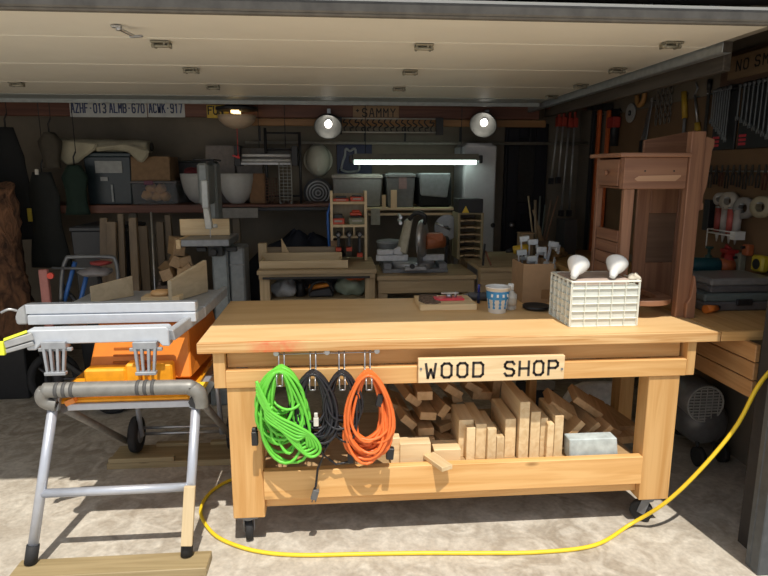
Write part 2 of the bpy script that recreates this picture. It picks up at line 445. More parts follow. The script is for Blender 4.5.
# ================================================================ THE ROLLING WORKBENCH
def workbench():
    t = thing('workbench', 'large rolling pine workbench with lower lumber shelf, in front centre', 'workbench')
    X0, X1, Y0, Y1, ZT = -.556, 1.64, 2.355, 3.16, .926
    # plywood top
    ply = wood('plywood_top', (.70, .47, .23), (.62, .39, .17), 'x', g=9, knots=False, rough=.5)
    m = MB(.002); m.box(X0, X1, Y0+.022, Y1, ZT-.036, ZT); m.build('tabletop', ply, t)
    # front edge board with a smear of red paint
    em, n, l, b = _new('edge_board_wood')
    src = pine('x')
    v, tc = _coord(n, l, (1.6, 26, 60))
    nz = n.new('ShaderNodeTexNoise'); nz.inputs['Scale'].default_value = 1.1; nz.inputs['Detail'].default_value = 5; nz.inputs['Distortion'].default_value = 1.2
    l.new(v, nz.inputs['Vector'])
    rp = n.new('ShaderNodeValToRGB'); e = rp.color_ramp.elements
    e[0].position = .35; e[0].color = (.50, .24, .07, 1); e[1].position = .6; e[1].color = (.72, .46, .21, 1)
    l.new(nz.outputs['Fac'], rp.inputs['Fac'])
    sx = n.new('ShaderNodeSeparateXYZ'); l.new(tc.outputs['Object'], sx.inputs[0])
    cx = (X0+X1)/2
    a = n.new('ShaderNodeMapRange'); a.inputs['From Min'].default_value = -.37-cx; a.inputs['From Max'].default_value = -.28-cx
    c = n.new('ShaderNodeMapRange'); c.inputs['From Min'].default_value = -.11-cx; c.inputs['From Max'].default_value = -.20-cx
    l.new(sx.outputs['X'], a.inputs['Value']); l.new(sx.outputs['X'], c.inputs['Value'])
    mu = n.new('ShaderNodeMath'); mu.operation = 'MULTIPLY'; l.new(a.outputs[0], mu.inputs[0]); l.new(c.outputs[0], mu.inputs[1])
    nn = n.new('ShaderNodeTexNoise'); nn.inputs['Scale'].default_value = 45; l.new(tc.outputs['Object'], nn.inputs['Vector'])
    m3 = n.new('ShaderNodeMath'); m3.operation = 'MULTIPLY'; l.new(mu.outputs[0], m3.inputs[0]); l.new(nn.outputs['Fac'], m3.inputs[1])
    m4 = n.new('ShaderNodeMath'); m4.operation = 'MULTIPLY'; m4.use_clamp = True; l.new(m3.outputs[0], m4.inputs[0]); m4.inputs[1].default_value = .95
    mx = n.new('ShaderNodeMix'); mx.data_type = 'RGBA'; l.new(m4.outputs[0], mx.inputs['Factor']); l.new(rp.outputs[0], mx.inputs[6]); mx.inputs[7].default_value = (.75, .08, .03, 1)
    l.new(mx.outputs[2], b.inputs['Base Color']); b.inputs['Roughness'].default_value = .55
    m = MB(.002); m.box(X0, X1, Y0, Y0+.022, ZT-.043, ZT+.0005); m.build('edge_board', em, t)
    # apron: recessed board, front board, end blocks
    m = MB(.002); m.box(-.45, 1.50, 2.415, 2.45, .803, .883); m.build('apron_board', pine('x'), t)
    m = MB(.002); m.box(-.452, 1.512, 2.375, 2.414, .728, .802); m.build('apron_board', pine('x'), t)
    for x0, x1 in ((-.50, -.453), (1.513, 1.552)):
        m = MB(.002); m.box(x0, x1, 2.378, 2.46, .728, .883); m.build('apron_block', pine('z'), t)
    for x in (-.49, 1.48):
        m = MB(.002); m.box(x, x+.04, 2.462, 3.06, .735, .889); m.build('side_rail', pine('y'), t)
    m = MB(.002); m.box(-.45, 1.52, 3.061, 3.10, .735, .889); m.build('rear_rail', pine('x'), t)
    # legs
    for x0, x1, y0, y1 in ((-.452, -.318, 2.385, 2.475), (1.355, 1.495, 2.385, 2.475), (-.449, -.33, 2.96, 3.058), (1.522, 1.60, 2.96, 3.058)):
        m = MB(.003); m.box(x0, x1, y0, y1, .135, .727 if y0 < 3 else .735); m.build('leg', pine('z'), t)
    m = MB(.002); m.box(-.317, 1.354, 2.376, 2.414, .222, .352); m.build('lower_rail', pine('x'), t)
    m = MB(.002); m.box(-.317, 1.354, 2.42, 2.458, .165, .221); m.build('base_rail', pine('x'), t)
    m = MB(.002); m.box(-.328, 1.521, 3.00, 3.038, .165, .30); m.build('base_rail', pine('x'), t)
    m = MB(.002); m.box(-.328, 1.355, 2.42, 3.05, .302, .322); m.build('shelf_board', wood('shelf_ply', (.45, .30, .16), (.36, .23, .11), 'x', knots=False), t)
    m = MB(.002); m.box(1.03, 1.07, 2.99, 3.05, .3225, .889); m.build('centre_post', pine('z'), t)
    # casters
    for cx_, cy_, yaw in ((-.395, 2.43, .2), (1.42, 2.43, .9), (-.39, 3.01, 0), (1.555, 3.01, .5)):
        c = MB(.001)
        Mx = lambda p: Vector((cx_+p[0]*math.cos(yaw)-p[1]*math.sin(yaw), cy_+p[0]*math.sin(yaw)+p[1]*math.cos(yaw), p[2]))
        c.box(cx_-.045, cx_+.045, cy_-.04, cy_+.04, .128, .134)
        c.cyl((cx_, cy_, .128), (cx_, cy_, .112), .03, seg=16)
        for s in (-1, 1):
            c.bar(Mx((s*.022, 0, .115)), Mx((s*.022, .02, .045)), .004, .034, up=Mx((0,1,0))-Mx((0,0,0)))
        cas = c.build('caster', GREYM, t)
        w = MB(); ax = (Mx((1,0,0))-Mx((0,0,0))); wc = Mx((0, .02, .051))
        w.lathe([(.044, -.016), (.050, -.012), (.051, 0), (.050, .012), (.044, .016)], wc, ax, seg=24)
        sub(w.build('wheel', RUBBER, t), cas)
    settle(t)
workbench()

# WOOD SHOP sign
t = thing('sign', 'pale pine sign reading WOOD SHOP on the workbench apron', 'sign')
a, b = aty(418, 383, 2.355), aty(565, 356, 2.355)
m = MB(.002); m.box(a.x, b.x, 2.352, 2.374, a.z, b.z+.004); m.build('board', fresh('x'), t)
m = MB()
h = .060; lz = (a.z+b.z)/2-h/2+.002
p1 = aty(426, 370, 2.35).x; p2 = aty(505, 370, 2.35).x
letters(m, 'WOOD', (p1, 2.3515, lz), (1,0,0), (0,0,1), h, adv=.0665, sw=.17, depth=.0014, lw=1.02); m.build('lettering', INK, t); m = MB()
letters(m, 'SHOP', (p2, 2.3515, lz), (1,0,0), (0,0,1), h, adv=.0625, sw=.17, depth=.0014, lw=.98)
m.build('lettering', INK, t)
for px in (421, 562):
    p = aty(px, 369, 2.35); m = MB(); m.cyl((p.x, 2.353, p.z), (p.x, 2.3485, p.z), .005, seg=10); m.build('screw', GREYM, t)
settle(t)

# ---- hook rail with double hooks
HK = [(281, 370), (313, 374), (342, 374), (368, 374)]
t = thing('hook_rail', 'steel wire hook rail screwed to the apron, carrying the cords', 'hook rail')
RZ = aty(327, 352, 2.365).z
m = MB()
xa, xb = aty(276, 352, 2.36).x, aty(377, 352, 2.36).x
m.tube([(xa, 2.368, RZ+.006), (xb, 2.368, RZ+.006)], .0025); m.tube([(xa, 2.368, RZ-.006), (xb, 2.368, RZ-.006)], .0025)
m.build('rail', STEEL, t)
for px in (276, 327, 377):
    x = aty(px, 352, 2.36).x; m = MB(); m.cyl((x, 2.4145, RZ), (x, 2.358, RZ), .011, seg=14); m.build('bolt', STEEL, t)
HOOKS = []
for px, py in HK:
    x = aty(px, py, 2.33).x; zb = aty(px, py, 2.33).z
    m = MB()
    for s in (-.011, .011):
        m.tube([(x+s, 2.366, RZ+.004), (x+s, 2.364, zb+.02), (x+s, 2.355, zb+.004), (x+s, 2.33, zb), (x+s, 2.29, zb+.002), (x+s, 2.262, zb+.004), (x+s, 2.255, zb-.01), (x+s, 2.255, zb-.04)], .0028)
    m.tube([(x-.011, 2.255, zb-.04), (x+.011, 2.255, zb-.04)], .0028)
    m.build('hook', STEEL, t); HOOKS.append((x, zb))
settle(t)

# ---- coiled cords
def spline(P, k=8):
    out = []
    for i in range(len(P)-1):
        a, b, c, d = P[max(i-1,0)], P[i], P[i+1], P[min(i+2, len(P)-1)]
        for j in range(k):
            t = j/k
            out.append(.5*((2*b)+(-a+c)*t+(2*a-5*b+4*c-d)*t*t+(-a+3*b-3*c+d)*t**3))
    out.append(P[-1]); return out
def coil(name, label, mat, hook, n, amin, amax, lmin, lmax, r, ylo, yhi, seed, skew=0.0, sway=.01):
    rnd = random.Random(seed); x, z = hook
    t = thing(name, label, 'extension cord', 'extension cords on the hook rail')
    pts = []; S = 28
    prm = []
    for k in range(n+1):
        prm.append((rnd.uniform(amin, amax), rnd.uniform(lmin, lmax), rnd.uniform(-sway, sway), ylo+(yhi-ylo)*((k*0.618) % 1), rnd.uniform(-.35, .35)))
    for k in range(n):
        for j in range(S):
            f = j/S; th = 2*PI*f
            a, L, dx, y, ph = [p*(1-f)+q*f for p, q in zip(prm[k], prm[k+1])]
            d = (1-math.cos(th))/2
            px = x+dx*d+a*math.sin(th+ph*d)*(.62+.5*d)+skew*d
            pz = z+.006+r-L*d
            pts.append((px, y-.012*d*(1+math.sin(3*th+k)), pz))
    m = MB(); m.tube(pts, r, seg=6); m.build('coil', mat, t)
    return t
t = coil('extension_cord', 'bright green extension cord coiled on the leftmost hook', GREENC, HOOKS[0], 26, .035, .118, .15, .40, .0066, 2.27, 2.352, 3, skew=.0, sway=.04)
# the tie loops across the coil and the tail lobe to the right
x, z = HOOKS[0]
m = MB()
for k in range(5):
    o = k*.0125
    m.tube(spline([Vector(q) for q in ((x-.080+o, 2.268-k*.003, z-.075-o), (x-.06, 2.255, z-.12-o), (x-.01, 2.25, z-.165-o), (x+.06, 2.25, z-.205-o*1.2), (x+.12-o*.5, 2.254, z-.25), (x+.150-o, 2.262, z-.30), (x+.145-o, 2.266, z-.335+o), (x+.11-o, 2.262, z-.345+o), (x+.06, 2.255, z-.30+o), (x+.0, 2.25, z-.22), (x-.06, 2.255, z-.14+o), (x-.09, 2.262, z-.07+o))], 5), .0066, seg=6)
m.build('wrap', GREENC, t)
m = MB(.003); m.box(x-.125, x-.10, 2.30, 2.325, z-.31, z-.25); m.box(x-.123, x-.102, 2.302, 2.323, z-.25, z-.235); m.build('plug', BLACK, t)
settle(t)
t = coil('extension_cord', 'black extension cord coiled on the second hook, beside the green one', BLACKC, HOOKS[1], 20, .045, .115, .18, .35, .0062, 2.288, 2.35, 11, sway=.02)
x, z = HOOKS[1]
m = MB(.002); m.box(x+.0, x+.02, 2.268, 2.285, z-.20, z-.165); m.box(x+.003, x+.017, 2.27, 2.283, z-.165, z-.145); m.build('plug', OFFW, t)
m = MB()  # tail to the plug at the end
m.tube([(x+.02, 2.30, z-.30), (x+.035, 2.335, z-.36), (x+.01, 2.34, z-.42), (x, 2.338, z-.50), (x-.008, 2.338, z-.515)], .005, seg=6); m.build('tail', BLACKC, t)
m = MB(.002); m.obox((x-.004, 2.338, z-.535), (.026, .022, .045), (0, .3, 0)); m.cyl((x-.014, 2.338, z-.556), (x-.018, 2.338, z-.572), .003, seg=6); m.cyl((x, 2.338, z-.556), (x-.004, 2.338, z-.572), .003, seg=6)
m.build('plug', plain('grey_plug', (.12, .12, .12), .5), t)
settle(t)
t = coil('extension_cord', 'thin black cord coiled on the third hook, behind the orange one', BLACKC, HOOKS[2], 12, .05, .095, .18, .33, .0055, 2.29, 2.35, 21, sway=.02)
x, z = HOOKS[2]
m = MB(); m.tube([(x-.06, 2.31, z-.29), (x-.085, 2.335, z-.35), (x-.03, 2.34, z-.40), (x+.03, 2.34, z-.39), (x+.045, 2.335, z-.36), (x+.03, 2.33, z-.30)], .005, seg=6); m.build('tail', BLACKC, t)
m = MB(.002); m.box(x+.018, x+.044, 2.32, 2.345, z-.39, z-.345); m.build('plug', BLACK, t)
settle(t)
t = coil('extension_cord', 'orange extension cord coiled on the rightmost hook', ORANGEC, HOOKS[3], 22, .05, .122, .26, .385, .0066, 2.272, 2.352, 5, sway=.012)
x, z = HOOKS[3]
m = MB(.003); m.obox((x+.045, 2.30, z-.10), (.026, .026, .055), (0, .15, 0)); m.build('plug', BLACK, t)
m = MB(.003); m.obox((x+.088, 2.30, z-.335), (.03, .028, .05), (0, .1, 0)); m.build('plug', BLACK, t)
settle(t)

# ---- yellow hose across the floor
YP = [(768, 374, 0.62), (757, 395, .56), (735, 428, .44), (700, 470, .29), (665, 503, .15), (630, 528, .05), (595, 545, .012)]
pts = []
p0 = atx(762, 388, 1.55); 
ctrl = [(1.60, 2.06, .84), (1.585, 2.06, .70), (1.54, 2.07, .50), (1.46, 2.09, .30), (1.36, 2.13, .13), (1.24, 2.19, .03)]
ctrl = [aty(757, 388, 2.20), aty(735, 428, 2.23), aty(700, 470, 2.26), aty(665, 503, 2.31), aty(630, 528, 2.38)]
ctrl += [atz(q[0], q[1], .01) for q in ((595, 545), (540, 552), (480, 553), (420, 553), (360, 554), (300, 555), (262, 552), (235, 545), (215, 535), (203, 520), (201, 508), (208, 495), (222, 484), (245, 474))]
ctrl[4].z = max(.02, ctrl[4].z)
top = ctrl[0]
ctrl = [Vector((top.x+.10, 2.20, top.z+.16)), Vector((top.x+.05, 2.19, top.z+.09))]+ctrl
t = thing('air_hose', 'yellow hose looping from the right jamb across the concrete floor', 'hose')
m = MB(); m.tube(spline(ctrl, 8), .0085, seg=8); m.build('hose', YELLOWC, t)
m = MB(.001)
for k in range(1, 2):
    c = ctrl[0]; m.cyl(c+Vector((0, -.069, .0)), c+Vector((0, .02, .0)), .012, seg=10)
m.build('clip', STEEL, t)
settle(t)

# ================================================================ LUMBER ON THE LOWER SHELF
SH = .322
G1 = 'offcuts standing on the lower shelf'
ups = [ # px0, px1, top py at the front end, length, lean, wood
 (458, 473, 420, .38, 'tall upright offcut leftmost of the standing row, behind its shorter neighbour'),
 (466, 475, 428, .30, 'short upright offcut in front at the left end of the standing row'),
 (475, 486, 424, .52, 'long upright board with its back end rising, second in the standing row'),
 (487, 496, 429, .42, 'narrow upright offcut, third from the left of the standing row'),
 (496, 504, 437, .34, 'shortest upright offcut, fourth from the left of the standing row'),
 (504, 515, 419, .50, 'wide dull upright board left of the tallest one'),
 (518, 528, 402, .62, 'tallest upright board in the middle of the shelf, half in shade'),
 (529, 539, 412, .55, 'upright board just right of the tallest one'),
 (539, 546, 418, .50, 'thin upright strip with brown face near the middle right'),
 (546, 553, 424, .36, 'short bright upright strip with slanted top'),
 (553, 562, 416, .45, 'rightmost upright board of the standing row')]
for i, (x0, x1, py, L, lab) in enumerate(ups):
    L *= .5
    Y = 2.455+.012*(i % 3)+(.05 if i == 0 else 0)
    a = aty(x0, 455, Y).x+.001; b = aty(x1, 455, Y).x-.001
    zt = aty((x0+x1)/2, py, Y).z
    rise = .05+.015*(i % 3)
    m = MB(.0015)
    dx = -.015-.01*(i % 2)
    m.pts8([(a,Y,SH),(b,Y,SH),(b+dx*0,Y+L,SH),(a+dx*0,Y+L,SH),(a,Y,zt),(b,Y,zt),(b,Y+L,zt+rise*.0),(a,Y+L,zt+rise*.0)])
    one('wood_offcut', lab, 'lumber offcut', m, wood('shelf_lumber', *(FRESH if i not in (5, 8) else PINE), 'y', knots=False), G1)
# pile of blocks to the left
G2 = 'loose blocks piled at the left of the shelf'
def block(cpx, cpy, Y, w, h, L, rot, lab, grp=G2, mat=None):
    L *= .62
    c = aty(cpx, cpy, Y)
    m = MB(.0015); m.obox((0,0,0), (w, L, h)); 
    o = m.build('wood_block', mat or wood('block_wood', *random.choice([PINE, ((.58,.37,.19),(.45,.27,.12)), ((.62,.42,.22),(.5,.31,.14))]), 'y', knots=False))
    me = o.data; 
    o.rotation_euler = rot; o.location = c+Vector((0, L/2, -h/2))
    return tag(o, lab, 'lumber offcut', grp)
bl = [ # cx, cy, Y, w, h, L, rot, label
 (425, 432, 2.58, .075, .038, .36, (0, 0, .05), 'flat block at the bottom of the left pile, face to the front'),
 (424, 442, 2.56, .080, .032, .36, (0, 0, .10), 'lowest thin block under the left pile, just behind the front rail'),
 (425, 416, 2.60, .078, .038, .38, (.02, .12, .12), 'bright-ended block in the middle of the left pile'),
 (425, 396, 2.62, .072, .042, .36, (0, 0, .0), 'square-ended block near the top of the left pile'),
 (404, 422, 2.60, .080, .036, .36, (0, .75, .1), 'steeply tilted block at the left edge of the pile'),
 (408, 400, 2.66, .080, .038, .36, (0, .65, .15), 'brown tilted block behind the orange cord'),
 (443, 410, 2.62, .065, .038, .34, (0, -.9, .2), 'tilted block leaning right, beside the left pile'),
 (446, 392, 2.70, .10, .038, .40, (0, .6, .25), 'wide plank end leaning down to the left under the sign'),
 (456, 398, 2.74, .050, .05, .36, (0, -.2, .1), 'brown square post end standing behind the left pile'),
 (470, 388, 2.76, .09, .036, .36, (0, .55, .1), 'dark wedge block high behind the left pile'),
 (441, 428, 2.66, .07, .036, .34, (0, -.25, .3), 'shaded block low between the pile and the standing row'),
 (452, 418, 2.70, .07, .05, .34, (0, .15, -.2), 'orange-brown block behind the leaning one'),
 (440, 442, 2.60, .09, .030, .30, (0, .1, .4), 'small brown block lying at the foot of the left pile'),
 (395, 410, 2.72, .09, .04, .36, (0, .4, .1), 'dim block at the far left of the shelf'),
 (480, 396, 2.80, .10, .04, .34, (0, .1, .1), 'dim plank end at the back behind the standing row'),
 (495, 392, 2.86, .04, .12, .34, (0, .1, .0), 'dim upright plank at the very back, below the sign'),
]
for r in bl: block(*r)
# slanted boards to the right
G3 = 'boards lying slanted at the right of the shelf'
sl = [
 (563, 410, 2.60, .17, .036, .20, (.25, .62, .0), 'wide dark board tilted to the right, topmost of the slanted group'),
 (588, 405, 2.68, .17, .036, .20, (.25, .62, .0), 'second wide board tilted to the right, behind the topmost one'),
 (568, 428, 2.52, .030, .10, .45, (0, .75, .05), 'pale thin board leaning right, end in the sun'),
 (583, 428, 2.54, .024, .10, .45, (0, .85, .05), 'pale strip leaning right, second of the sunlit slanted ones'),
 (597, 430, 2.56, .024, .09, .45, (0, .9, .05), 'pale strip leaning right, third of the sunlit slanted ones'),
 (612, 424, 2.64, .10, .036, .40, (.3, .5, .1), 'orange tinted board end tilted right beside the leg'),
 (626, 430, 2.70, .12, .036, .50, (0, .1, .1), 'flat board lying next to the right leg, upper one'),
 (628, 440, 2.62, .11, .036, .50, (0, -.05, .0), 'flat board lying next to the right leg, lower one'),
]
for r in sl: block(*r, grp=G3)
# white-painted block
a, b = aty(570, 454, 2.43), aty(620, 438, 2.43)
m = MB(.004); m.pts8([(a.x, 2.432, SH),(b.x, 2.432, SH),(b.x, 2.50, SH),(a.x, 2.50, SH),(a.x-.005, 2.432, b.z),(b.x-.012, 2.432, b.z),(b.x-.012, 2.50, b.z),(a.x-.005, 2.50, b.z)])
one('painted_block', 'whitish grey painted block lying at the right end of the shelf', 'block', m, plain('chalky_paint', (.46, .52, .52), .8, scale=25, var=.2))
# bits lying by the front rail, left
G4 = 'small offcuts by the front rail'
for (x0, x1, y0, y1, Y, L, lab) in ((400, 431, 455, 443, 2.44, .07, 'flat pale offcut lying behind the front rail beside the orange cord'),
                             (391, 400, 455, 438, 2.45, .05, 'small pale cube at the left end of the front rail'),
                             (434, 461, 455, 449, 2.46, .10, 'thin grey-brown strip lying flat behind the front rail')):
    a, b = aty(x0, y0, Y), aty(x1, y1, Y); m = MB(.002); m.box(a.x, b.x, Y, Y+L, SH, b.z)
    one('wood_scrap', lab, 'lumber offcut', m, fresh('x'), G4)
m = MB(.0015); m.obox((0,0,0), (.055, .14, .02)); o = m.build('wood_scrap', fresh('y')); c = aty(438, 457, 2.38)
o.location = (c.x, 2.385, .3535); o.rotation_euler = (0, 0, .45)
tag(o, 'pale strip overhanging the front rail, throwing a shadow', 'lumber offcut', G4)

# ================================================================ ON THE WORKBENCH
TZ = .9265
# board with carved burl and red clamp
t = thing('slab_board', 'pale board with a dark bark inlay lying on the bench', 'board')
a, b, c, d = atz(420, 311, TZ), atz(478, 311, TZ), atz(466, 300, TZ), atz(410, 300, TZ)
m = MB(.002); h = .030
m.box(a.x, b.x, a.y, c.y, TZ, TZ+h); m.build('board', fresh('x'), t)
m = MB(); zz = TZ+h
ax, ay = a.x, a.y
m.prism([(ax+.005, ay+.09), (ax+.03, ay+.02), (ax+.075, ay+.01), (ax+.11, ay+.04), (ax+.10, ay+.08), (ax+.12, c.y-.01), (ax+.03, c.y-.005)], zz-.001, zz+.006, 'xy')
m.build('bark_inlay', plain('bark_texture', (.16, .11, .08), .95, scale=60, var=.6, bump=1), t)
settle(t)
t = thing('toggle_clamp', 'red based toggle clamp sitting on the slab board', 'clamp')
p = aty(454, 298, 2.83); zb = TZ+h
m = MB(.003); m.box(p.x-.075, p.x+.075, ay+.08, ay+.15, zb, zb+.012); m.build('base', plain('pink_red_plastic', (.75, .06, .09), .4), t)
m = MB(.002); m.cyl((p.x, ay+.115, zb+.012), (p.x, ay+.115, zb+.03), .016); m.bar((p.x-.04, ay+.115, zb+.034), (p.x+.05, ay+.115, zb+.034), .012, .01)
m.cyl((p.x+.035, ay+.115, zb+.012), (p.x+.035, ay+.115, zb+.04), .007, seg=10); m.build('clamp_arm', STEEL, t)
settle(t)
# paper cup
def lathe_thing(name, label, cat, c, parts, group=None):
    t = thing(name, label, cat, group)
    for pn, prof, mat in parts:
        m = MB(); m.lathe(prof, c, seg=28); m.build(pn, mat, t)
    return settle(t)
c = atz(497, 312, TZ)
def paper_cup():
    t = thing('paper_cup', 'blue and white paper cup on the bench', 'cup')
    H = .105
    m = MB(); m.lathe([(.036, 0), (.038, .002), (.052, H), (.054, H), (.054, H+.004), (.050, H+.004), (.049, H-.002), (.035, .006)], c, caps=False); 
    m.lathe([(.035, .005), (.035, .007)], c); m.build('cup', WHITE, t)
    BL = plain('cup_blue', (.05, .26, .52), .5)
    m = MB(); m.lathe([(.0462, .058), (.0505, .092), (.0500, .092), (.0458, .058)], c, caps=False)
    m.lathe([(.0375, .002), (.0400, .018), (.0395, .018), (.0370, .002)], c, caps=False)
    m.build('blue_band', BL, t)
    m = MB()
    for k in range(5):   # columns and urns of the band between
        a = -PI/2+(k-2)*.62
        for dz in range(5):
            r = .0400+.0462*0+.0011*dz*1.2
            w = (.010, .006, .010, .006, .010)[dz]
            z = .020+dz*.0078; rr = .0388+(z)*.135
            m.obox((c.x+math.cos(a)*rr, c.y+math.sin(a)*rr, c.z+z+.004), (w, .0015, .0079), (0, 0, a+PI/2))
    m.build('cup_pattern', BL, t)
    m = MB(); p_ = []
    for k in range(4):
        a = -PI/2+(k-1.5)*.5; rr = .0388+.078*.135+.0004
        m.obox((c.x+math.cos(a)*rr, c.y+math.sin(a)*rr, c.z+.076), (.009, .0015, .012), (-.13, 0, a+PI/2))
    m.build('cup_letters', WHITE, t)
    settle(t); t.scale = (1.12, 1.12, 1.18)
paper_cup()
c = atz(510, 309, TZ)
lathe_thing('bottle', 'small clear spray bottle with white cap behind the paper cup', 'bottle', c, [
    ('body', [(.028, 0), (.031, .004), (.031, .075), (.014, .092), (.013, .10)], plain('frosted_plastic', (.55, .55, .52), .3)),
    ('label_band', [(.0316, .02), (.0316, .06)], plain('beige_label', (.55, .50, .42), .6)),
    ('cap', [(.015, .098), (.015, .125), (.010, .13)], WHITE)])
# black items left of the cup: glue gun and cable
t = thing('glue_gun', 'grey and black hand tool lying behind the paper cup', 'hand tool')
p = atz(478, 301, TZ)
m = MB(.004); m.cyl((p.x-.05, p.y+.02, TZ+.0225), (p.x+.06, p.y, TZ+.0225), .022); m.bar((p.x+.03, p.y+.01, TZ+.015), (p.x+.06, p.y+.10, TZ+.015), .03, .028); m.build('body', plain('dark_grey_plastic', (.07,.07,.08), .5), t)
m = MB(); m.cyl((p.x-.05, p.y+.02, TZ+.0225), (p.x-.08, p.y+.026, TZ+.0225), .018, .006); m.build('nozzle', GREYP, t)
settle(t)
c = atz(477, 291, TZ); 
t = thing('marker', 'upright blue marker standing behind the cup', 'marker')
m = MB(); q = aty(479, 285, 3.0); m.cyl((q.x, 3.0, TZ), (q.x, 3.0, TZ+.06), .008, seg=12); m.build('body', NAVY, t)
m = MB(); m.cyl((q.x, 3.0, TZ+.06), (q.x, 3.0, TZ+.10), .0065, seg=12); m.build('cap', plain('blue_cap', (.02, .03, .25), .4), t); settle(t)
# black dish by the carton
c = atz(536, 309, TZ)
m = MB(); m.lathe([(.05, 0), (.065, .006), (.068, .02), (.062, .02), (.055, .009), (.0, .008)], c, caps=False); m.lathe([(.05, 0), (.05, .004)], c)
one('parts_dish', 'small black dish at the foot of the cardboard carton', 'dish', m, BLACK)
# cardboard carton full of clamps
CB = (atz(526, 302, TZ), atz(553, 302, TZ))
cx0, cy0 = atz(522, 303, TZ).x, atz(522, 303, TZ).y
cx1 = atz(553, 303, TZ).x
ct = aty(540, 264, cy0).z
t = thing('cardboard_carton', 'open cardboard carton standing at the back of the bench', 'carton')
m = MB(.001); D = .20; W = .004
m.box(cx0, cx1, cy0, cy0+W, TZ, ct); m.box(cx0, cx1, cy0+D-W, cy0+D, TZ, ct)
m.box(cx0, cx0+W, cy0+W, cy0+D-W, TZ, ct); m.box(cx1-W, cx1, cy0+W, cy0+D-W, TZ, ct); m.box(cx0+W, cx1-W, cy0+W, cy0+D-W, TZ, TZ+W)
m.build('carton_body', CARD, t)
m = MB(); m.box(cx0+.10, cx0+.16, cy0-.0015, cy0, TZ+.02, TZ+.07); m.build('tape_strip', plain('brown_tape', (.30, .17, .08), .4), t)
settle(t)
cxm, cym = (cx0+cx1)/2, cy0+.10
clamps = [(-.065, .02, -.10, .33), (-.04, -.05, -.04, .30), (-.015, .03, .0, .40), (.005, -.04, .03, .36), (.03, .04, .08, .33), (.045, -.03, .16, .40), (.065, .02, .22, .38), (-.025, .05, -.12, .42)]
cl = ['leftmost bar clamp leaning out of the carton', 'short bar clamp at the front left of the carton', 'tall bar clamp standing upright in the carton', 'bar clamp with a low head at the carton front', 'bar clamp right of the upright one in the carton', 'long bar clamp leaning right in the carton', 'bar clamp leaning furthest right in the carton', 'bar clamp at the rear leaning left in the carton']
for (dx, dy, lean, L), lab in zip(clamps, cl):
    L *= .78
    t = thing('bar_clamp', lab, 'clamp', 'bar clamps in the carton')
    m = MB(.001); m.box(-.004, .004, -.0025, .0025, 0, L); m.build('bar', STEEL, t)
    m = MB(.002); m.box(-.008, .045, -.008, .008, L-.03, L); m.box(.035, .047, -.009, .009, L-.05, L-.03); m.build('fixed_jaw', ZINC, t)
    m = MB(.002); m.box(-.010, .045, -.008, .008, L-.13, L-.11); m.cyl((.038, 0, L-.16), (.038, 0, L-.08), .004, seg=8); m.build('sliding_jaw', ZINC, t)
    put(t, (cxm+dx*.8, cym+dy, TZ+.006), (0, lean*.9, 0))

# translucent small-parts crate
CR = plain('milky_plastic', (.76, .79, .73), .35, var=.03, trans=.15)
CRG = plain('milky_edges', (.80, .82, .75), .35, var=.02)
def parts_crate():
    t = thing('parts_cabinet', 'milky white crate of small compartments on the bench top', 'crate')
    F0, F1 = atz(570, 327, TZ), atz(636, 325.5, TZ)
    x0, x1 = F0.x, F1.x; y0 = (F0.y+F1.y)/2; H = aty(600, 281, y0).z-TZ
    x0 = F0.x; D = .25
    xl = aty(551, 300, y0+D).x   # the left side is seen since it runs straight back
    m = MB(.001); th = .003
    xa = x0-.0
    m.box(xa+th, x1-th, y0+th, y0+D-th, TZ, TZ+H-.02)
    m.build('body', CR, t)
    m = MB(.001)
    rows = 6; cols = 5
    for r in range(rows+1):
        z = TZ+r*(H-.002)/rows
        m.box(xa, x1, y0-.004, y0+.004, z, z+.003); m.box(xa-.006, xa+.004, y0, y0+D, z, z+.003); m.box(x1-.004, x1+.006, y0, y0+D, z, z+.003); m.box(xa, x1, y0+D-.004, y0+D+.006, z, z+.003)
    for cidx in range(cols+1):
        x = xa+(x1-xa)*cidx/cols; m.box(x-.0015, x+.0015, y0-.006, y0+.004, TZ, TZ+H)
        m.box(x-.0015, x+.0015, y0+D-.004, y0+D+.006, TZ, TZ+H)
        y = y0+D*cidx/cols
        for X_ in (xa-.006, x1-.004): m.box(X_, X_+.01, y-.0015, y+.0015, TZ, TZ+H)
    m.build('compartment_grid', CRG, t)
    m = MB(.002)
    m.box(xa-.006, x1+.006, y0-.006, y0+.002, TZ+H-.007, TZ+H); m.box(xa-.006, x1+.006, y0+D-.002, y0+D+.006, TZ+H-.007, TZ+H)
    m.box(xa-.006, xa+.002, y0+.002, y0+D-.002, TZ+H-.007, TZ+H); m.box(x1-.002, x1+.006, y0+.002, y0+D-.002, TZ+H-.007, TZ+H)
    m.build('rim', CRG, t)
    settle(t); return x0, x1, y0, D, TZ+H
cr = parts_crate()
x0, x1, y0, D, zt = cr
m = MB(.004); m.obox(((x0+x1)/2-.01, y0+D/2, zt-.012), (x1-x0-.05, D-.04, .03), (0, 0, .0)); 
one('paper_sheets', 'loose brownish papers and rags filling the top of the crate', 'papers', m, plain('brown_paper', (.42, .33, .28), .9, scale=15, bump=.5))
m = MB(); m.blob((x1-.0, y0+.05, zt+.004), (.05, .06, .035), 4, .2); one('rag', 'crumpled cream rag over the right corner of the crate', 'rag', m, plain('cream_rag', (.6, .55, .45), .9))
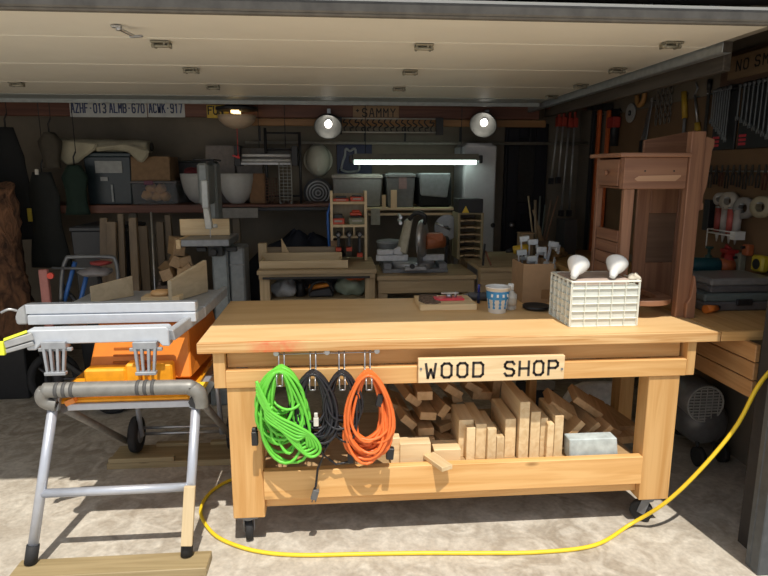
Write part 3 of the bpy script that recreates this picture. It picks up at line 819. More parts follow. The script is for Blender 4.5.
# reflector bulbs lying on the crate
def flood(px, py, lab, lean, Y):
    t = thing('flood_bulb', lab, 'light bulb', 'flood bulbs on the crate')
    m = MB(); m.lathe([(.001, .104), (.028, .103), (.045, .098), (.0485, .092), (.0485, .086), (.044, .072), (.031, .046), (.021, .034), (.018, .026)], (0,0,0), caps=False, seg=28); m.build('glass', plain('opal_glass', (.82, .82, .80), .18, var=.02), t)
    m = MB(); m.lathe([(.0185, .030), (.018, .018), (.0135, .012), (.0135, .003), (.006, 0)], (0,0,0), seg=20); m.build('screw_base', plain('white_ceramic', (.75, .76, .76), .3), t)
    p = aty(px, py, Y)
    return put(t, p, lean)
for px_, lab_ in ((573, 'white reflector flood bulb lying on the crate, left one'), (612, 'white reflector flood bulb lying on the crate, right one')):
    flood(px_, 281, lab_, Vector((.45, .55, .62)).to_track_quat('Z', 'Y').to_euler(), y0+.012)
for o in COL.objects:
    if o.name.startswith('flood_bulb') and o.type == 'EMPTY': o.location.z = zt+.012

# ---- worn brown desk standing on the bench end
def desk():
    t = thing('antique_desk', 'worn brown wooden corner desk standing on the bench end', 'desk')
    Y0 = 2.63
    X = lambda px, Y=Y0: aty(px, 200, Y).x
    Z = lambda py, Y=Y0, px=650: aty(px, py, Y).z
    xl, xr, xp = X(622), X(685), X(700)
    yb = Y0+.29
    # carcass with drawer opening on the left face
    zt_, zb_ = Z(157), Z(189)
    m = MB(.003); m.box(xl, xr-.002, Y0, Y0+.018, zb_, zt_); m.box(xl+.018, xr-.002, yb-.018, yb, zb_, zt_); m.box(xr-.02, xr-.002, Y0+.018, yb-.018, zb_, zt_)
    m.box(xl, xl+.018, Y0+.018, Y0+.045, zb_, zt_); m.box(xl, xl+.018, yb-.03, yb, zb_, zt_); m.box(xl+.018, xr-.02, Y0+.018, yb-.018, zb_, zb_+.01)
    m.build('apron_box', oak('x'), t)
    m = MB(.003); m.prism([(xl-.03, Y0-.025), (xr, Y0-.025), (xr, yb+.02), (xl-.03, yb+.02)], zt_, zt_+.018, 'xy'); m.build('desktop', oak('x'), t)
    # drawer
    m = MB(.003); m.box(xl-.004, xl+.014, Y0+.048, yb-.033, zb_+.012, zt_-.008); dr = m.build('drawer', oak('y'), t)
    m = MB(); m.lathe([(.006, 0), (.008, .006), (.014, .014), (.010, .020), (.0, .021)], (xl-.004, (Y0+yb)/2, (zb_+zt_)/2), (-1,0,0), seg=16); sub(m.build('knob', oak('z'), t), dr)
    # pale glue scar with two screw holes on the near face
    m = MB(); m.prism([(xl+.05, zb_+.045), (xl+.065, zb_+.035), (xr-.055, zb_+.035), (xr-.03, zb_+.055), (xr-.03, zb_+.062), (xl+.07, zb_+.058)], Y0-.0012, Y0, 'xz'); m.build('bare_patch', wood('bare_patch_wood', (.46,.27,.16), (.38,.21,.12), 'x', knots=False), t)
    for px in (645, 674):
        q = aty(px, 171, Y0); m = MB(); m.cyl((q.x, Y0+.001, q.z), (q.x, Y0-.002, q.z), .004, seg=10); m.build('screw_hole', INK, t)
    # legs at the left
    zl = TZ
    m = MB(.003); a = X(624); b = X(634); m.pts8([(a+.004, Y0+.002, zl), (b-.002, Y0+.002, zl), (b-.002, Y0+.03, zl), (a+.004, Y0+.03, zl), (a, Y0+.002, zb_), (b+.002, Y0+.002, zb_), (b+.002, Y0+.03, zb_), (a, Y0+.03, zb_)]); m.build('leg', oak('z'), t)
    m = MB(.003); m.box(xl, xl+.028, yb-.03, yb-.002, zl, zb_); m.build('leg', oak('z'), t)
    # slatted side panel low between the left legs
    za, zc = Z(227, yb-.1), Z(272, yb-.1)
    m = MB(.002); n = 4
    for k in range(n): m.box(xl+.006, xl+.020, Y0+.032, yb-.032, zc+(za-zc)*k/n+.002, zc+(za-zc)*(k+1)/n-.002)
    m.build('side_panel', oak('y'), t)
    # tall back board with gallery
    m = MB(.003)
    poly = [(X(640, yb)-.0, zt_+.02), (X(640, yb), Z(140, yb)), (X(690, yb), Z(130, yb)), (X(690, yb), zt_+.02)]
    m.prism(poly, yb+.002, yb+.020, 'xz'); m.build('gallery_board', oak('x'), t)
    # framed panel below the desktop at the back
    fx0, fx1 = X(636, yb), X(684, yb); pz0, pz1 = Z(262, yb), Z(213, yb)
    px0, px1 = X(649, yb), X(677, yb)
    m = MB(.003)
    m.box(fx0, px0, yb-.016, yb, zl, zb_-.002); m.box(px1, fx1, yb-.016, yb, zl, zb_-.002)
    m.box(px0, px1, yb-.016, yb, pz1, zb_-.002); m.box(px0, px1, yb-.016, yb, zl, pz0)
    m.build('back_frame', oak('z'), t)
    m = MB(.002); m.box(px0, px1, yb-.006, yb-.001, pz0, pz1); m.build('back_panel', wood('dark_panel_wood', (.17,.10,.065), (.12,.07,.045), 'x', knots=False), t)
    # right post with shaped outline, and the notched board on its right edge
    m = MB(.003); m.box(xr, X(699), Y0-.01, Y0+.03, zl, Z(131)); m.build('post', oak('z'), t)
    xq = X(699)
    poly = [(xq, Z(136)), (xq+.045, Z(139)), (xq+.045, Z(146)), (xq+.038, Z(150)), (xq+.030, Z(185)), (xq+.018, Z(195)), (xq+.016, Z(203)), (xq+.022, Z(204)), (xq+.022, Z(210)), (xq, Z(211))]
    m = MB(.003); m.prism(poly, Y0-.005, Y0+.024, 'xz'); m.build('side_bracket', oak('z'), t)
    poly = [(xq-.03, zl), (xq-.03, Z(303)), (xq-.012, Z(296)), (xq-.008, Z(286)), (xq-.004, Z(275)), (xq+.004, Z(280)), (xq+.012, Z(290)), (xq+.014, zl)]
    m = MB(.003); m.prism(poly, Y0-.035, Y0-.011, 'xz'); m.build('foot_bracket', oak('z'), t)
    # curved bottom shelf, an arch of wood around an opening
    zs = Z(302); cx = (xl+xr)/2+.02
    out = []; inn = []
    for k in range(17):
        a = PI+PI*k/16
        out.append((cx+.145*math.cos(a), Y0+.10+.14*math.sin(a))); inn.append((cx+.085*math.cos(a), Y0+.11+.085*math.sin(a)))
    poly = [(cx-.145, yb-.02)]+out+[(cx+.145, yb-.02), (cx+.085, yb-.02)]+inn[::-1]+[(cx-.085, yb-.02)]
    m = MB(.002); m.prism(poly, zs-.012, zs+.012, 'xy'); m.build('bottom_shelf', oak('x'), t)
    settle(t)
desk()

# ================================================================ TABLE SAW ON ITS FOLDING STAND
def rect(x0, y0, x1, y1, Y):
    a, b = aty(x0, y1, Y), aty(x1, y0, Y)
    return a.x, b.x, a.z, b.z
def saw_stand():
    t = thing('saw_stand', 'silver folding wheeled stand carrying the orange table saw', 'saw stand')
    # padded front loop
    zt = .718; Yf = 2.42
    L, Rr = -1.190, -.565
    P = [(L+.045, Yf+.01, zt-.055), (L+.008, Yf+.008, zt-.045), (L-.006, Yf+.002, zt-.02), (L+.008, Yf, zt+.005), (L+.05, Yf, zt+.008), (Rr-.09, Yf, zt+.006), (Rr-.04, Yf, zt), (Rr-.012, Yf+.004, zt-.02), (Rr-.005, Yf+.01, zt-.06), (Rr-.006, Yf+.012, zt-.085)]
    m = MB(); m.tube(spline([Vector(p) for p in P], 6), .031, seg=14); fr = m.build('front_tube', plain('warm_grey_tube', (.24, .235, .22), .45, .25), t)
    for x in (L+.05, Rr-.255):
        for k in range(3):
            m = MB(); m.cyl((x+k*.03, Yf, zt+.008), (x+k*.03+.014, Yf, zt+.008), .0325, seg=14); sub(m.build('grip_rib', plain('rib_grey', (.08,.08,.08), .6), t), fr)
    # legs
    FL, FR = Vector((-1.250, 2.285, .04)), Vector((-.632, 2.285, .04))
    TL, TR = Vector((-1.165, 2.44, .665)), Vector((-.590, 2.44, .655))
    for a, b in ((FL, TL), (FR, TR)):
        m = MB(); m.cyl(a, b, .0200, seg=16); lg = m.build('leg', TUBEG, t)
        d = (b-a).normalized()
        m = MB(); m.cyl(a-d*.0, a+d*.075, .0245, seg=16); sub(m.build('rubber_foot', RUBBER, t), lg)
        m = MB(.002); m.bar(b-d*.03, b+d*.05, .05, .03, up=(0,1,0)); m.build('hinge_bracket', ZINC, t)
        m = MB(); c = b+d*.005; m.cyl((c.x, c.y-.034, c.z), (c.x, c.y-.012, c.z), .026, seg=8); m.build('lock_knob', BLACK, t)
    m = MB(); f = .43; m.cyl(FL.lerp(TL, f), FR.lerp(TR, f+.01), .0185, seg=14); m.build('crossbar', TUBEG, t)
    # side rails
    for x, s in ((-1.10, 1), (-.61, -1)):
        m = MB(.003); m.box(x-.018, x+.018, 2.479, 3.219, .612, .647); m.build('side_rail', TUBEG, t)
    m = MB(.003); m.box(-1.12, -.592, 2.452, 2.478, .622, .652); m.build('front_rail', TUBEG, t)
    m = MB(.003); m.box(-1.12, -.592, 3.22, 3.25, .612, .647); m.build('rear_rail', TUBEG, t)
    # rear legs slanting down to the wheels
    for x0, x1 in ((-1.115, -1.19), (-.60, -.66)):
        pass
    A = [(Vector((-1.14, 2.47, .625)), Vector((-1.18, 3.24, .12))), (Vector((-.575, 2.47, .635)), Vector((-.60, 3.24, .12)))]
    for a, b in A:
        m = MB(); m.cyl(a, b, .017, seg=14); m.build('brace', plain('dull_tube', (.22,.21,.20), .5, .3), t)
    for x in (-1.085, -.64):
        m = MB(); m.cyl((x-.02, 3.27, .13), (x-.03, 3.23, .62), .014, seg=12); m.build('rear_leg', TUBEG, t)
    m = MB(); m.cyl((-1.15, 3.28, .14), (-.58, 3.28, .14), .009, seg=10); m.build('axle', STEEL, t)
    m = MB(); m.cyl((-1.09, 3.26, .185), (-.64, 3.26, .185), .008, seg=10); m.build('stretcher', STEEL, t)
    for x in (-1.135, -.60):
        m = MB(); m.lathe([(.075, -.022), (.098, -.020), (.102, -.01), (.102, .01), (.098, .020), (.075, .022)], (x, 3.28, .14), (1,0,0), seg=28); w = m.build('wheel', RUBBER, t)
        m = MB(); m.lathe([(.02, -.028), (.05, -.024), (.06, -.010), (.06, .010), (.05, .024), (.02, .028)], (x, 3.28, .14), (1,0,0), seg=20); sub(m.build('wheel_hub', GREYM, t), w)
    m = MB(); m.bar((-.565, 2.50, .66), (-.520, 2.47, .735), .024, .03, up=(0,1,0)); m.build('release_lever', ZINC, t)
    m = MB(); c = aty(70, 402, 2.43); m.obox((c.x, 2.44, c.z+.0), (.04, .03, .022), (0, -.4, 0)); m.build('lock_tab', plain('orange_tab', (.75, .25, .05), .5), t)
    settle(t)
saw_stand()
def table_saw():
    t = thing('table_saw', 'orange and silver jobsite table saw on the folding stand', 'table saw')
    # orange housing
    YE = 2.58
    xa, xb, za, zb = rect(27, 302, 195, 325, YE)
    tz = za+.020
    y0, y1 = 2.56, 3.08
    hx0, hx1 = aty(93, 330, 2.6).x, aty(186, 330, 2.6).x
    m = MB(.006)
    m.pts8([(hx0-.03, y0, .715), (hx1+.02, y0, .715), (hx1+.06, y1, .715), (hx0-.03, y1, .715), (hx0+.01, YE+.06, tz-.032), (hx1, YE+.06, tz-.032), (hx1+.01, y1, tz-.032), (hx0+.01, y1, tz-.032)])
    m.build('housing', plain('deep_orange_plastic', (.80, .25, .03), .45, var=.05), t)
    for k in range(4):
        z = .755+k*.028; m = MB(); m.box(hx0+.08, hx0+.22, y0+.002+.012*k, y0+.02+.012*k, z, z+.008); m.build('vent_slot', plain('slot_orange', (.45, .13, .015), .5), t)
    # amber base tray
    m = MB(.008)
    bx0, bx1 = aty(84, 370, 2.5).x, aty(172, 370, 2.5).x
    m.box(bx0+.02, bx1-.02, 2.54, 3.10, .685, .715); m.box(bx0, bx0+.17, 2.49, 2.555, .650, .785); m.box(bx0+.17, bx0+.23, 2.49, 2.555, .65, .805); m.box(bx0+.23, bx0+.26, 2.50, 2.555, .65, .76); m.box(bx0+.26, bx1, 2.50, 2.555, .648, .80)
    m.box(-1.20, -.62, 2.46, 3.18, .648, .672)
    m.build('base_tray', YELLOWO, t)
    for x, y in ((-.60, 2.50), (-1.18, 2.50), (-.60, 3.1)):
        m = MB(.008); m.box(x-.035, x+.045, y-.03, y+.05, .655, .70); m.cyl((x, y, .70), (x, y, .712), .016, seg=10); m.build('foot_clamp', YELLOW, t)
    # table and front edge
    m = MB(.003); m.box(xa+.04, xb-.0, YE+.05, 3.20, tz-.03, tz)
    for k in range(3): m.box(xa+.25+k*.14, xa+.262+k*.14, YE+.055, 3.195, tz, tz+.0005)
    m.build('table', plain('grey_cast_table', (.40, .42, .45), .4, .4), t)
    zm = zb-.045
    m = MB(.003)
    m.box(xa, xb, YE, YE+.048, zm+.004, zb); m.box(xa+.01, xb, YE+.005, YE+.048, zm-.001, zm+.004); m.box(xa+.005, xb, YE-.002, YE+.048, za, zm-.001)
    m.build('front_edge', ALU, t)
    m = MB(.006); m.prism([(xa-.05, za+.03), (xa-.035, zb-.02), (xa-.001, zb+.003), (xa-.001, za), (xa-.045, za)], YE+.005, YE+.045, 'xz'); m.build('end_cap', LGREY, t)
    m = MB(); m.tube(spline([Vector((xa-.04, YE+.02, zb-.03)), Vector((xa-.07, YE+.01, zb-.02)), Vector((xa-.10, YE, zb-.032))], 5), .006); m.build('lever', STEEL, t)
    # telescoping front rail
    YR = 2.47
    xa2, xb2, z2, z3 = rect(23, 327, 169, 347, YR)
    m = MB(.004)
    m.prism([(xa2+.01, z3-.01), (xa2+.03, z3), (xb2-.01, z3+.003), (xb2, z3-.01), (xb2, z2-.008), (xb2-.03, z2-.006), (xb2-.045, z2+.014), (xa2+.075, z2+.012), (xa2+.055, z2-.012), (xa2+.02, z2-.012)], YR-.012, YR+.05, 'xz')
    m.build('rip_rail', ALU, t)
    SR = plain('shaded_rail', (.40,.42,.45), .45, .4)
    m = MB(.004); m.bar((xb2+.005, YR, z3-.035), (xb+.005, YE+.10, za+.02), .03, .05); m.bar((xb+.005, YE+.10, za+.02), (xb+.02, 3.16, za+.02), .03, .05); m.build('side_rail', SR, t)
    m = MB(.004); m.bar((xa2+.09, YR+.055, z3-.055), (xa2+.09, 3.10, z3-.055), .035, .045); m.build('side_rail', SR, t)
    # handle end with yellow marks
    p = aty(4, 343, 2.42); q = aty(24, 334, 2.45)
    m = MB(.003); m.bar((p.x, 2.42, p.z-.005), (q.x+.03, 2.46, q.z-.01), .03, .03); m.bar((p.x-.01, 2.42, p.z-.035), (q.x+.03, 2.46, q.z-.04), .03, .018); h = m.build('fence_handle', LGREY, t)
    m = MB(.002); m.bar((p.x, 2.418, p.z+.013), (q.x+.01, 2.456, q.z+.009), .032, .006); m.box(p.x-.02, p.x+.008, 2.398, 2.415, p.z-.045, p.z+.01); sub(m.build('yellow_mark', plain('lime_yellow', (.75, .80, .05), .5), t), h)
    # hanging bracket feet
    for px in (54, 145):
        c = aty(px, 345, YR-.02); x, z, Yb = c.x, c.z+.014, YR-.03
        m = MB(.002)
        m.box(x-.048, x+.048, Yb, Yb+.05, z-.03, z); m.box(x-.066, x+.066, Yb+.012, Yb+.028, z-.042, z-.028)
        for k, dx in enumerate((-.040, -.014, .014, .040)):
            m.pts8([(x+dx*.78-.005, Yb-.008, z-.128), (x+dx*.78+.005, Yb-.008, z-.128), (x+dx*.78+.005, Yb+.01, z-.128), (x+dx*.78-.005, Yb+.01, z-.128), (x+dx-.006, Yb, z-.028), (x+dx+.006, Yb, z-.028), (x+dx+.006, Yb+.02, z-.028), (x+dx-.006, Yb+.02, z-.028)])
        m.box(x-.042, x+.042, Yb-.012, Yb+.014, z-.138, z-.124)
        m.build('support_bracket', plain('bracket_grey', (.34,.36,.39), .45, .4), t)
    settle(t); return tz+.001
SAWZ = table_saw()

# boards resting on the saw
T1 = 'pieces of wood lying on the table saw'
yA, yB = 2.90, 3.06
a = aty(88, 270, yA); b = aty(131, 260, yB); z0 = SAWZ
m = MB(.002); m.pts8([(a.x, yA, z0), (b.x, yB, z0), (b.x-.005, yB+.015, z0), (a.x-.005, yA+.015, z0), (a.x, yA, aty(88,287,yA).z), (b.x, yB, aty(130,276,yB).z), (b.x-.005, yB+.015, aty(130,276,yB).z), (a.x-.005, yA+.015, aty(88,287,yA).z)])
one('plywood_offcut', 'plywood panel standing on edge at the back left of the saw table', 'board', m, wood('grey_ply', (.50,.40,.26), (.42,.33,.21), 'x', knots=False))
y1_, y2_ = 2.88, 3.14
p, q = aty(167, 281, y1_), aty(203, 260, y2_)
m = MB(.002); m.pts8([(p.x, y1_, z0), (p.x+.018, y1_, z0), (q.x+.018, y2_, z0), (q.x, y2_, z0), (p.x, y1_, p.z), (p.x+.018, y1_, p.z), (q.x+.018, y2_, q.z), (q.x, y2_, q.z)])
one('plywood_offcut', 'long plywood panel standing on edge beside the grey bandsaw', 'board', m, wood('grey_ply', (.50,.40,.26), (.42,.33,.21), 'y', knots=False))
yb = atz(160, 303, z0).y
x0, x1, _, z1 = rect(141, 292, 179, 302, yb)
m = MB(.002); m.box(x0, x1, yb, yb+.09, z0, z0+.030); one('wood_block', 'rectangular pine block under the round disc on the saw', 'block', m, fresh('x'), T1)
m = MB(); c = aty(161, 292, yb+.045); m.lathe([(.038, 0), (.048, .006), (.050, .012), (.043, .022), (.016, .026)], (c.x, yb+.045, z0+.0305), seg=24); one('wood_disc', 'round turned pine disc lying on a block on the saw', 'wood disc', m, wood('disc_wood', (.75,.45,.2), (.6,.33,.13), 'x', knots=False), T1)

# lumber on the floor around the stand
m = MB(.003); m.box(-1.30, -.535, 2.20, 2.315, .0005, .038); one('floor_board', 'greenish treated plank under the front feet of the stand', 'plank', m, treated('x'))
m = MB(.002); m.obox((0,0,0), (.045, .02, .24)); o = m.build('wrapped_strip', pale('z')); o.location = (-.622, 2.262, .10); o.rotation_euler = (-.24, .06, 0)
tag(o, 'pale wooden strip strapped to the foot of the right front leg', 'strip')
m = MB(.002); m.box(-1.26, -.50, 3.14, 3.36, .0005, .036); one('floor_board', 'wide treated plank lying under the rear wheels', 'plank', m, treated('x'))
m = MB(.002); m.box(-1.25, -.90, 3.125+.016, 3.175, .0365, .06); one('floor_strip', 'short strip lying on the wheel plank, left front one', 'strip', m, treated('x'), 'strips on the wheel plank')
m = MB(.002); m.box(-1.05, -.86, 3.325, 3.359, .0365, .056); one('floor_strip', 'short strip lying behind the left wheel of the stand', 'strip', m, treated('x'), 'strips on the wheel plank')
m = MB(.002); m.box(-.74, -.51, 3.325, 3.359, .0365, .056); one('floor_strip', 'short strip lying behind the right wheel of the stand', 'strip', m, treated('x'), 'strips on the wheel plank')

# ================================================================ BACK OF THE GARAGE
# right back bench, centre bench, left bench: tops at z .93 / .87
BZ = .93
def shop_bench(name, lab, x0, x1, y0, y1, z, fascia, th=.03, shelf=None):
    t = thing(name, lab, 'workbench')
    m = MB(.003); m.box(x0, x1, y0, y1, z-th, z); m.build('tabletop', shopw('x'), t)
    m = MB(.003); m.box(x0+.01, x1-.01, y0+.02, y0+.05, z-th-fascia, z-th-.001); m.build('fascia', shopw('x'), t)
    for x in (x0+.01, x1-.08):
        for y in (y0+.052, y1-.09):
            m = MB(.003); m.box(x, x+.07, y, y+.07, 0, z-th-.001); m.build('leg', shopw('z'), t)
    if shelf:
        m = MB(.003); m.box(x0+.02, x1-.02, y0+.13, y1-.10, shelf-.02, shelf); m.build('shelf', shopw('x'), t)
    return t
xa = aty(257, 280, 4.12).x; xb = aty(377, 280, 4.12).x; xc = aty(480, 280, 4.12).x; xd = aty(521, 280, 4.12).x
t = shop_bench('back_bench', 'pine back bench at the left with tools on its lower shelf', xa, xb, 4.12, 4.75, BZ, .035, shelf=.70)
m = MB(.001); m.box(xa+.04, xb-.05, 4.105, 4.118, BZ-.06, BZ-.045); m.build('black_rail', BLACK, t)
settle(t)
t = shop_bench('saw_bench', 'low pine bench in the middle carrying the mitre saw', xb+.005, xc-.005, 4.20, 4.75, .865, .10)
settle(t)
t = shop_bench('corner_bench', 'pine bench at the back right beside the white cabinet', xc, aty(556, 280, 4.12).x, 4.12, 4.98, BZ, .10)
settle(t)
# plywood trough on the left bench
G = 'plywood pieces on the left back bench'
x0, x1, z0, z1 = rect(259, 249, 348, 262, 4.2)
m = MB(.002); m.box(x0, x1, 4.20, 4.218, BZ+.001, BZ+.055); m.box(x0, x1-.04, 4.40, 4.418, BZ+.001, BZ+.085); m.box(x0, x0+.018, 4.218, 4.40, BZ+.001, BZ+.055); m.box(x1-.058, x1-.04, 4.218, 4.40, BZ+.001, BZ+.055)
one('wood_trough', 'long open plywood tray on the left back bench', 'tray', m, pale('x'))
m = MB(.002); x0, x1, z0, z1 = rect(256, 246, 264, 262, 4.3); m.box(x0, x1, 4.45, 4.5, BZ+.001, z1); one('wood_block', 'upright block behind the left end of the plywood tray', 'block', m, pale('z'), G)
m = MB(.002); x0, x1, z0, z1 = rect(263, 246, 335, 262, 4.55); m.box(x0, x1, 4.55, 4.568, BZ+.001, z1-.005); one('back_board', 'long board standing behind the plywood tray', 'board', m, wood('dull_ply', (.3,.23,.15), (.24,.18,.11), 'x', knots=False), G)
m = MB(.002); x0, x1, z0, z1 = rect(282, 238, 290, 262, 4.5); m.prism([(x0, BZ+.001), (x0, z1), (x1, z0+.05), (x1, BZ+.001)], 4.50, 4.52, 'xz'); one('wood_wedge', 'pale triangular offcut standing behind the tray', 'offcut', m, fresh('z'), G)
# stuff on its shelf
SG = 'items under the left back bench'
z = .7005
x0, x1, _, _ = rect(272, 285, 297, 298, 4.3)
m = MB(.01); m.blob(((x0+x1)/2, 4.36, z+.06), (x1-x0, .18, .15), 3, .12, zmin=z); one('plastic_bundle', 'grey plastic bundle at the left under the back bench', 'bundle', m, LGREY, SG)
t = thing('grinder', 'black power tool standing upright under the back bench', 'power tool', SG)
p = aty(300, 290, 4.3); m = MB(); m.cyl((p.x, 4.36, z), (p.x, 4.36, z+.12), .035, .025); m.cyl((p.x, 4.36, z+.12), (p.x+.02, 4.34, z+.17), .03, .02); m.build('body', BLACK, t)
m = MB(); m.cyl((p.x+.02, 4.335, z+.15), (p.x+.05, 4.32, z+.15), .012); m.build('handle', GREYP, t); settle(t)
t = thing('chainsaw', 'orange topped power tool lying under the back bench', 'power tool', SG)
x0, x1, z0_, z1_ = rect(308, 288, 334, 298, 4.3)
m = MB(.012); m.pts8([(x0, 4.30, z), (x1, 4.30, z), (x1, 4.42, z), (x0, 4.42, z), (x0+.01, 4.31, z+.05), (x1-.02, 4.31, z+.075), (x1-.02, 4.41, z+.075), (x0+.01, 4.41, z+.05)]); m.build('body', BLACK, t)
m = MB(.01); m.bar((x0+.005, 4.35, z+.065), (x1-.03, 4.35, z+.09), .08, .03); m.build('cowl', plain('tool_orange', (.75, .27, .03), .4), t)
m = MB(); m.tube(spline([Vector((x0+.01, 4.29, z+.04)), Vector((x0+.05, 4.27, z+.11)), Vector((x1-.05, 4.27, z+.12)), Vector((x1, 4.29, z+.05))], 6), .012); m.build('handle', BLACK, t); settle(t)
x0, x1, _, _ = rect(336, 280, 370, 298, 4.3)
m = MB(); m.blob(((x0+x1)/2, 4.38, z+.07), (x1-x0, .16, .16), 9, .14, zmin=z); one('plastic_bag', 'pale green crinkled bag under the right of the back bench', 'bag', m, plain('bag_green', (.30, .36, .28), .5, scale=8, bump=.6), SG)
m = MB(); m.blob(((x0+x1)/2+.03, 4.32, z+.145), (.17, .10, .05), 12, .15); one('plastic_bag', 'orange red packet lying on the pale green bag', 'bag', m, plain('bag_orange', (.60, .14, .04), .5), SG)

# ---- drill rack on the bench
def drill_rack():
    t = thing('drill_rack', 'pale plywood rack holding chargers and hanging drills', 'tool rack')
    Y = 4.55
    x0, x1, _, zt = rect(331, 191, 367, 262, Y)
    th = .020
    zr = [aty(340, py, Y).z for py in (203, 226, 238)]
    m = MB(.001)
    m.box(x0, x0+th, Y, Y+.15, zr[2]-.02, zt); m.box(x1-th, x1, Y, Y+.15, BZ+.001, zt)
    m.build('side_panel', pale('z'), t)
    m = MB(.001)
    for z in zr[:2]: m.box(x0+th, x1-th, Y, Y+.15, z-th/2, z+th/2)
    m.build('shelf', pale('x'), t)
    m = MB(.001); m.box(x0+th, x1-th, Y, Y+.012, zr[2], zr[2]+.016)
    n = 3; w = (x1-x0-2*th)/n
    for k in range(1, n): m.box(x0+th+w*k-.006, x0+th+w*k+.006, Y, Y+.12, zr[2]+.016, zr[1]-th/2)
    m.box(x0+th, x1-th, Y+.02, Y+.12, zr[2], zr[2]+.005)
    m.build('divider', pale('z'), t)
    m = MB(.001); m.box(x0+th, x1-th, Y+.14, Y+.15, zr[2]-.02, zt-.02); m.build('back_panel', wood('rack_back', (.36,.30,.20), (.30,.24,.15), 'z', knots=False), t)
    m = MB(.001); m.box(x0-.0, x0+.05, Y+.02, Y+.15, BZ+.001, zr[2]-.021); m.build('post', plain('brown_block', (.28,.17,.09), .7), t)
    settle(t)
    # contents
    g = 'chargers on the drill rack'
    def charger(px, z, w, h, top, lab, mat):
        x = aty(px, 200, Y).x; c = thing('battery_charger', lab, 'battery charger', g)
        m = MB(.004); m.box(x-w/2, x+w/2, Y+.01, Y+.12, z+.0005, z+h); m.build('body', mat, c)
        m = MB(.003); m.box(x-w*.35, x+w*.35, Y+.02, Y+.10, z+h, z+h+top); m.build('top_cover', BLACK, c)
        m = MB(); m.box(x-w*.3, x+w*.3, Y+.0085, Y+.0098, z+h*.4, z+h*.7); m.build('label_strip', plain('grey_label', (.35,.33,.28), .5), c); settle(c)
    RED2 = plain('tool_red', (.55, .07, .03), .45)
    charger(341, zr[0]+th/2, .12, .022, .018, 'red and black charger on the top shelf of the drill rack, left', RED2)
    charger(357, zr[0]+th/2, .10, .035, .010, 'red and black charger on the top shelf of the drill rack, right', RED2)
    charger(356, aty(340, 217, Y).z, .0, .0, .0, 'x', RED2) if 0 else None
    charger(338, zr[1]+th/2, .095, .045, .03, 'red charger on the middle shelf of the drill rack', RED2)
    charger(357, zr[1]+th/2, .125, .05, .012, 'greenish twin charger on the middle shelf of the drill rack', plain('olive_tool', (.20,.20,.12), .5))
    x = aty(356, 200, Y).x; zc = zr[1]+th/2+.064
    m = MB(.006); m.box(x-.045, x+.045, Y+.03, Y+.09, zc, zc+.025); m.box(x-.03, x+.03, Y+.035, Y+.085, zc+.025, zc+.042); one('battery_pack', 'small red and black battery on the twin charger', 'battery', m, [RED2], g)
    for k in range(3):
        c = thing('cordless_drill', ['left', 'middle', 'right'][k]+' one of three cordless drills hanging in the rack', 'drill', 'drills in the rack')
        x = x0+th+w*(k+.5)
        m = MB(.003); m.cyl((x, Y+.05, zr[2]+.030), (x, Y-.05, zr[2]+.030), .022, seg=14); m.build('body', BLACK, c)
        m = MB(); m.cyl((x, Y-.05, zr[2]+.030), (x, Y-.085, zr[2]+.030), .015, .009, seg=12); m.build('chuck', GREYM, c)
        m = MB(.003); L = .085 if k < 2 else .13; m.bar((x, Y-.014, zr[2]+.012), (x+.0, Y-.03, zr[2]-L+.02), .022, .028, up=(0,1,0)); m.build('handle', BLACK, c)
        m = MB(.003); m.box(x-.021, x+.021, Y-.065, Y-.015, zr[2]-L-.01, zr[2]-L+.02); m.build('battery', RED2, c)
        settle(c)
    c = MB(); xx = aty(328, 200, Y).x; c.tube([(xx+.01, 4.62, BZ), (xx, 4.62, 1.1), (xx-.005, 4.62, 1.28), (xx+.02, 4.63, 1.36)], .011); one('blue_pipe', 'thin blue rod leaning at the left side of the drill rack', 'rod', c, BLUE)
drill_rack()

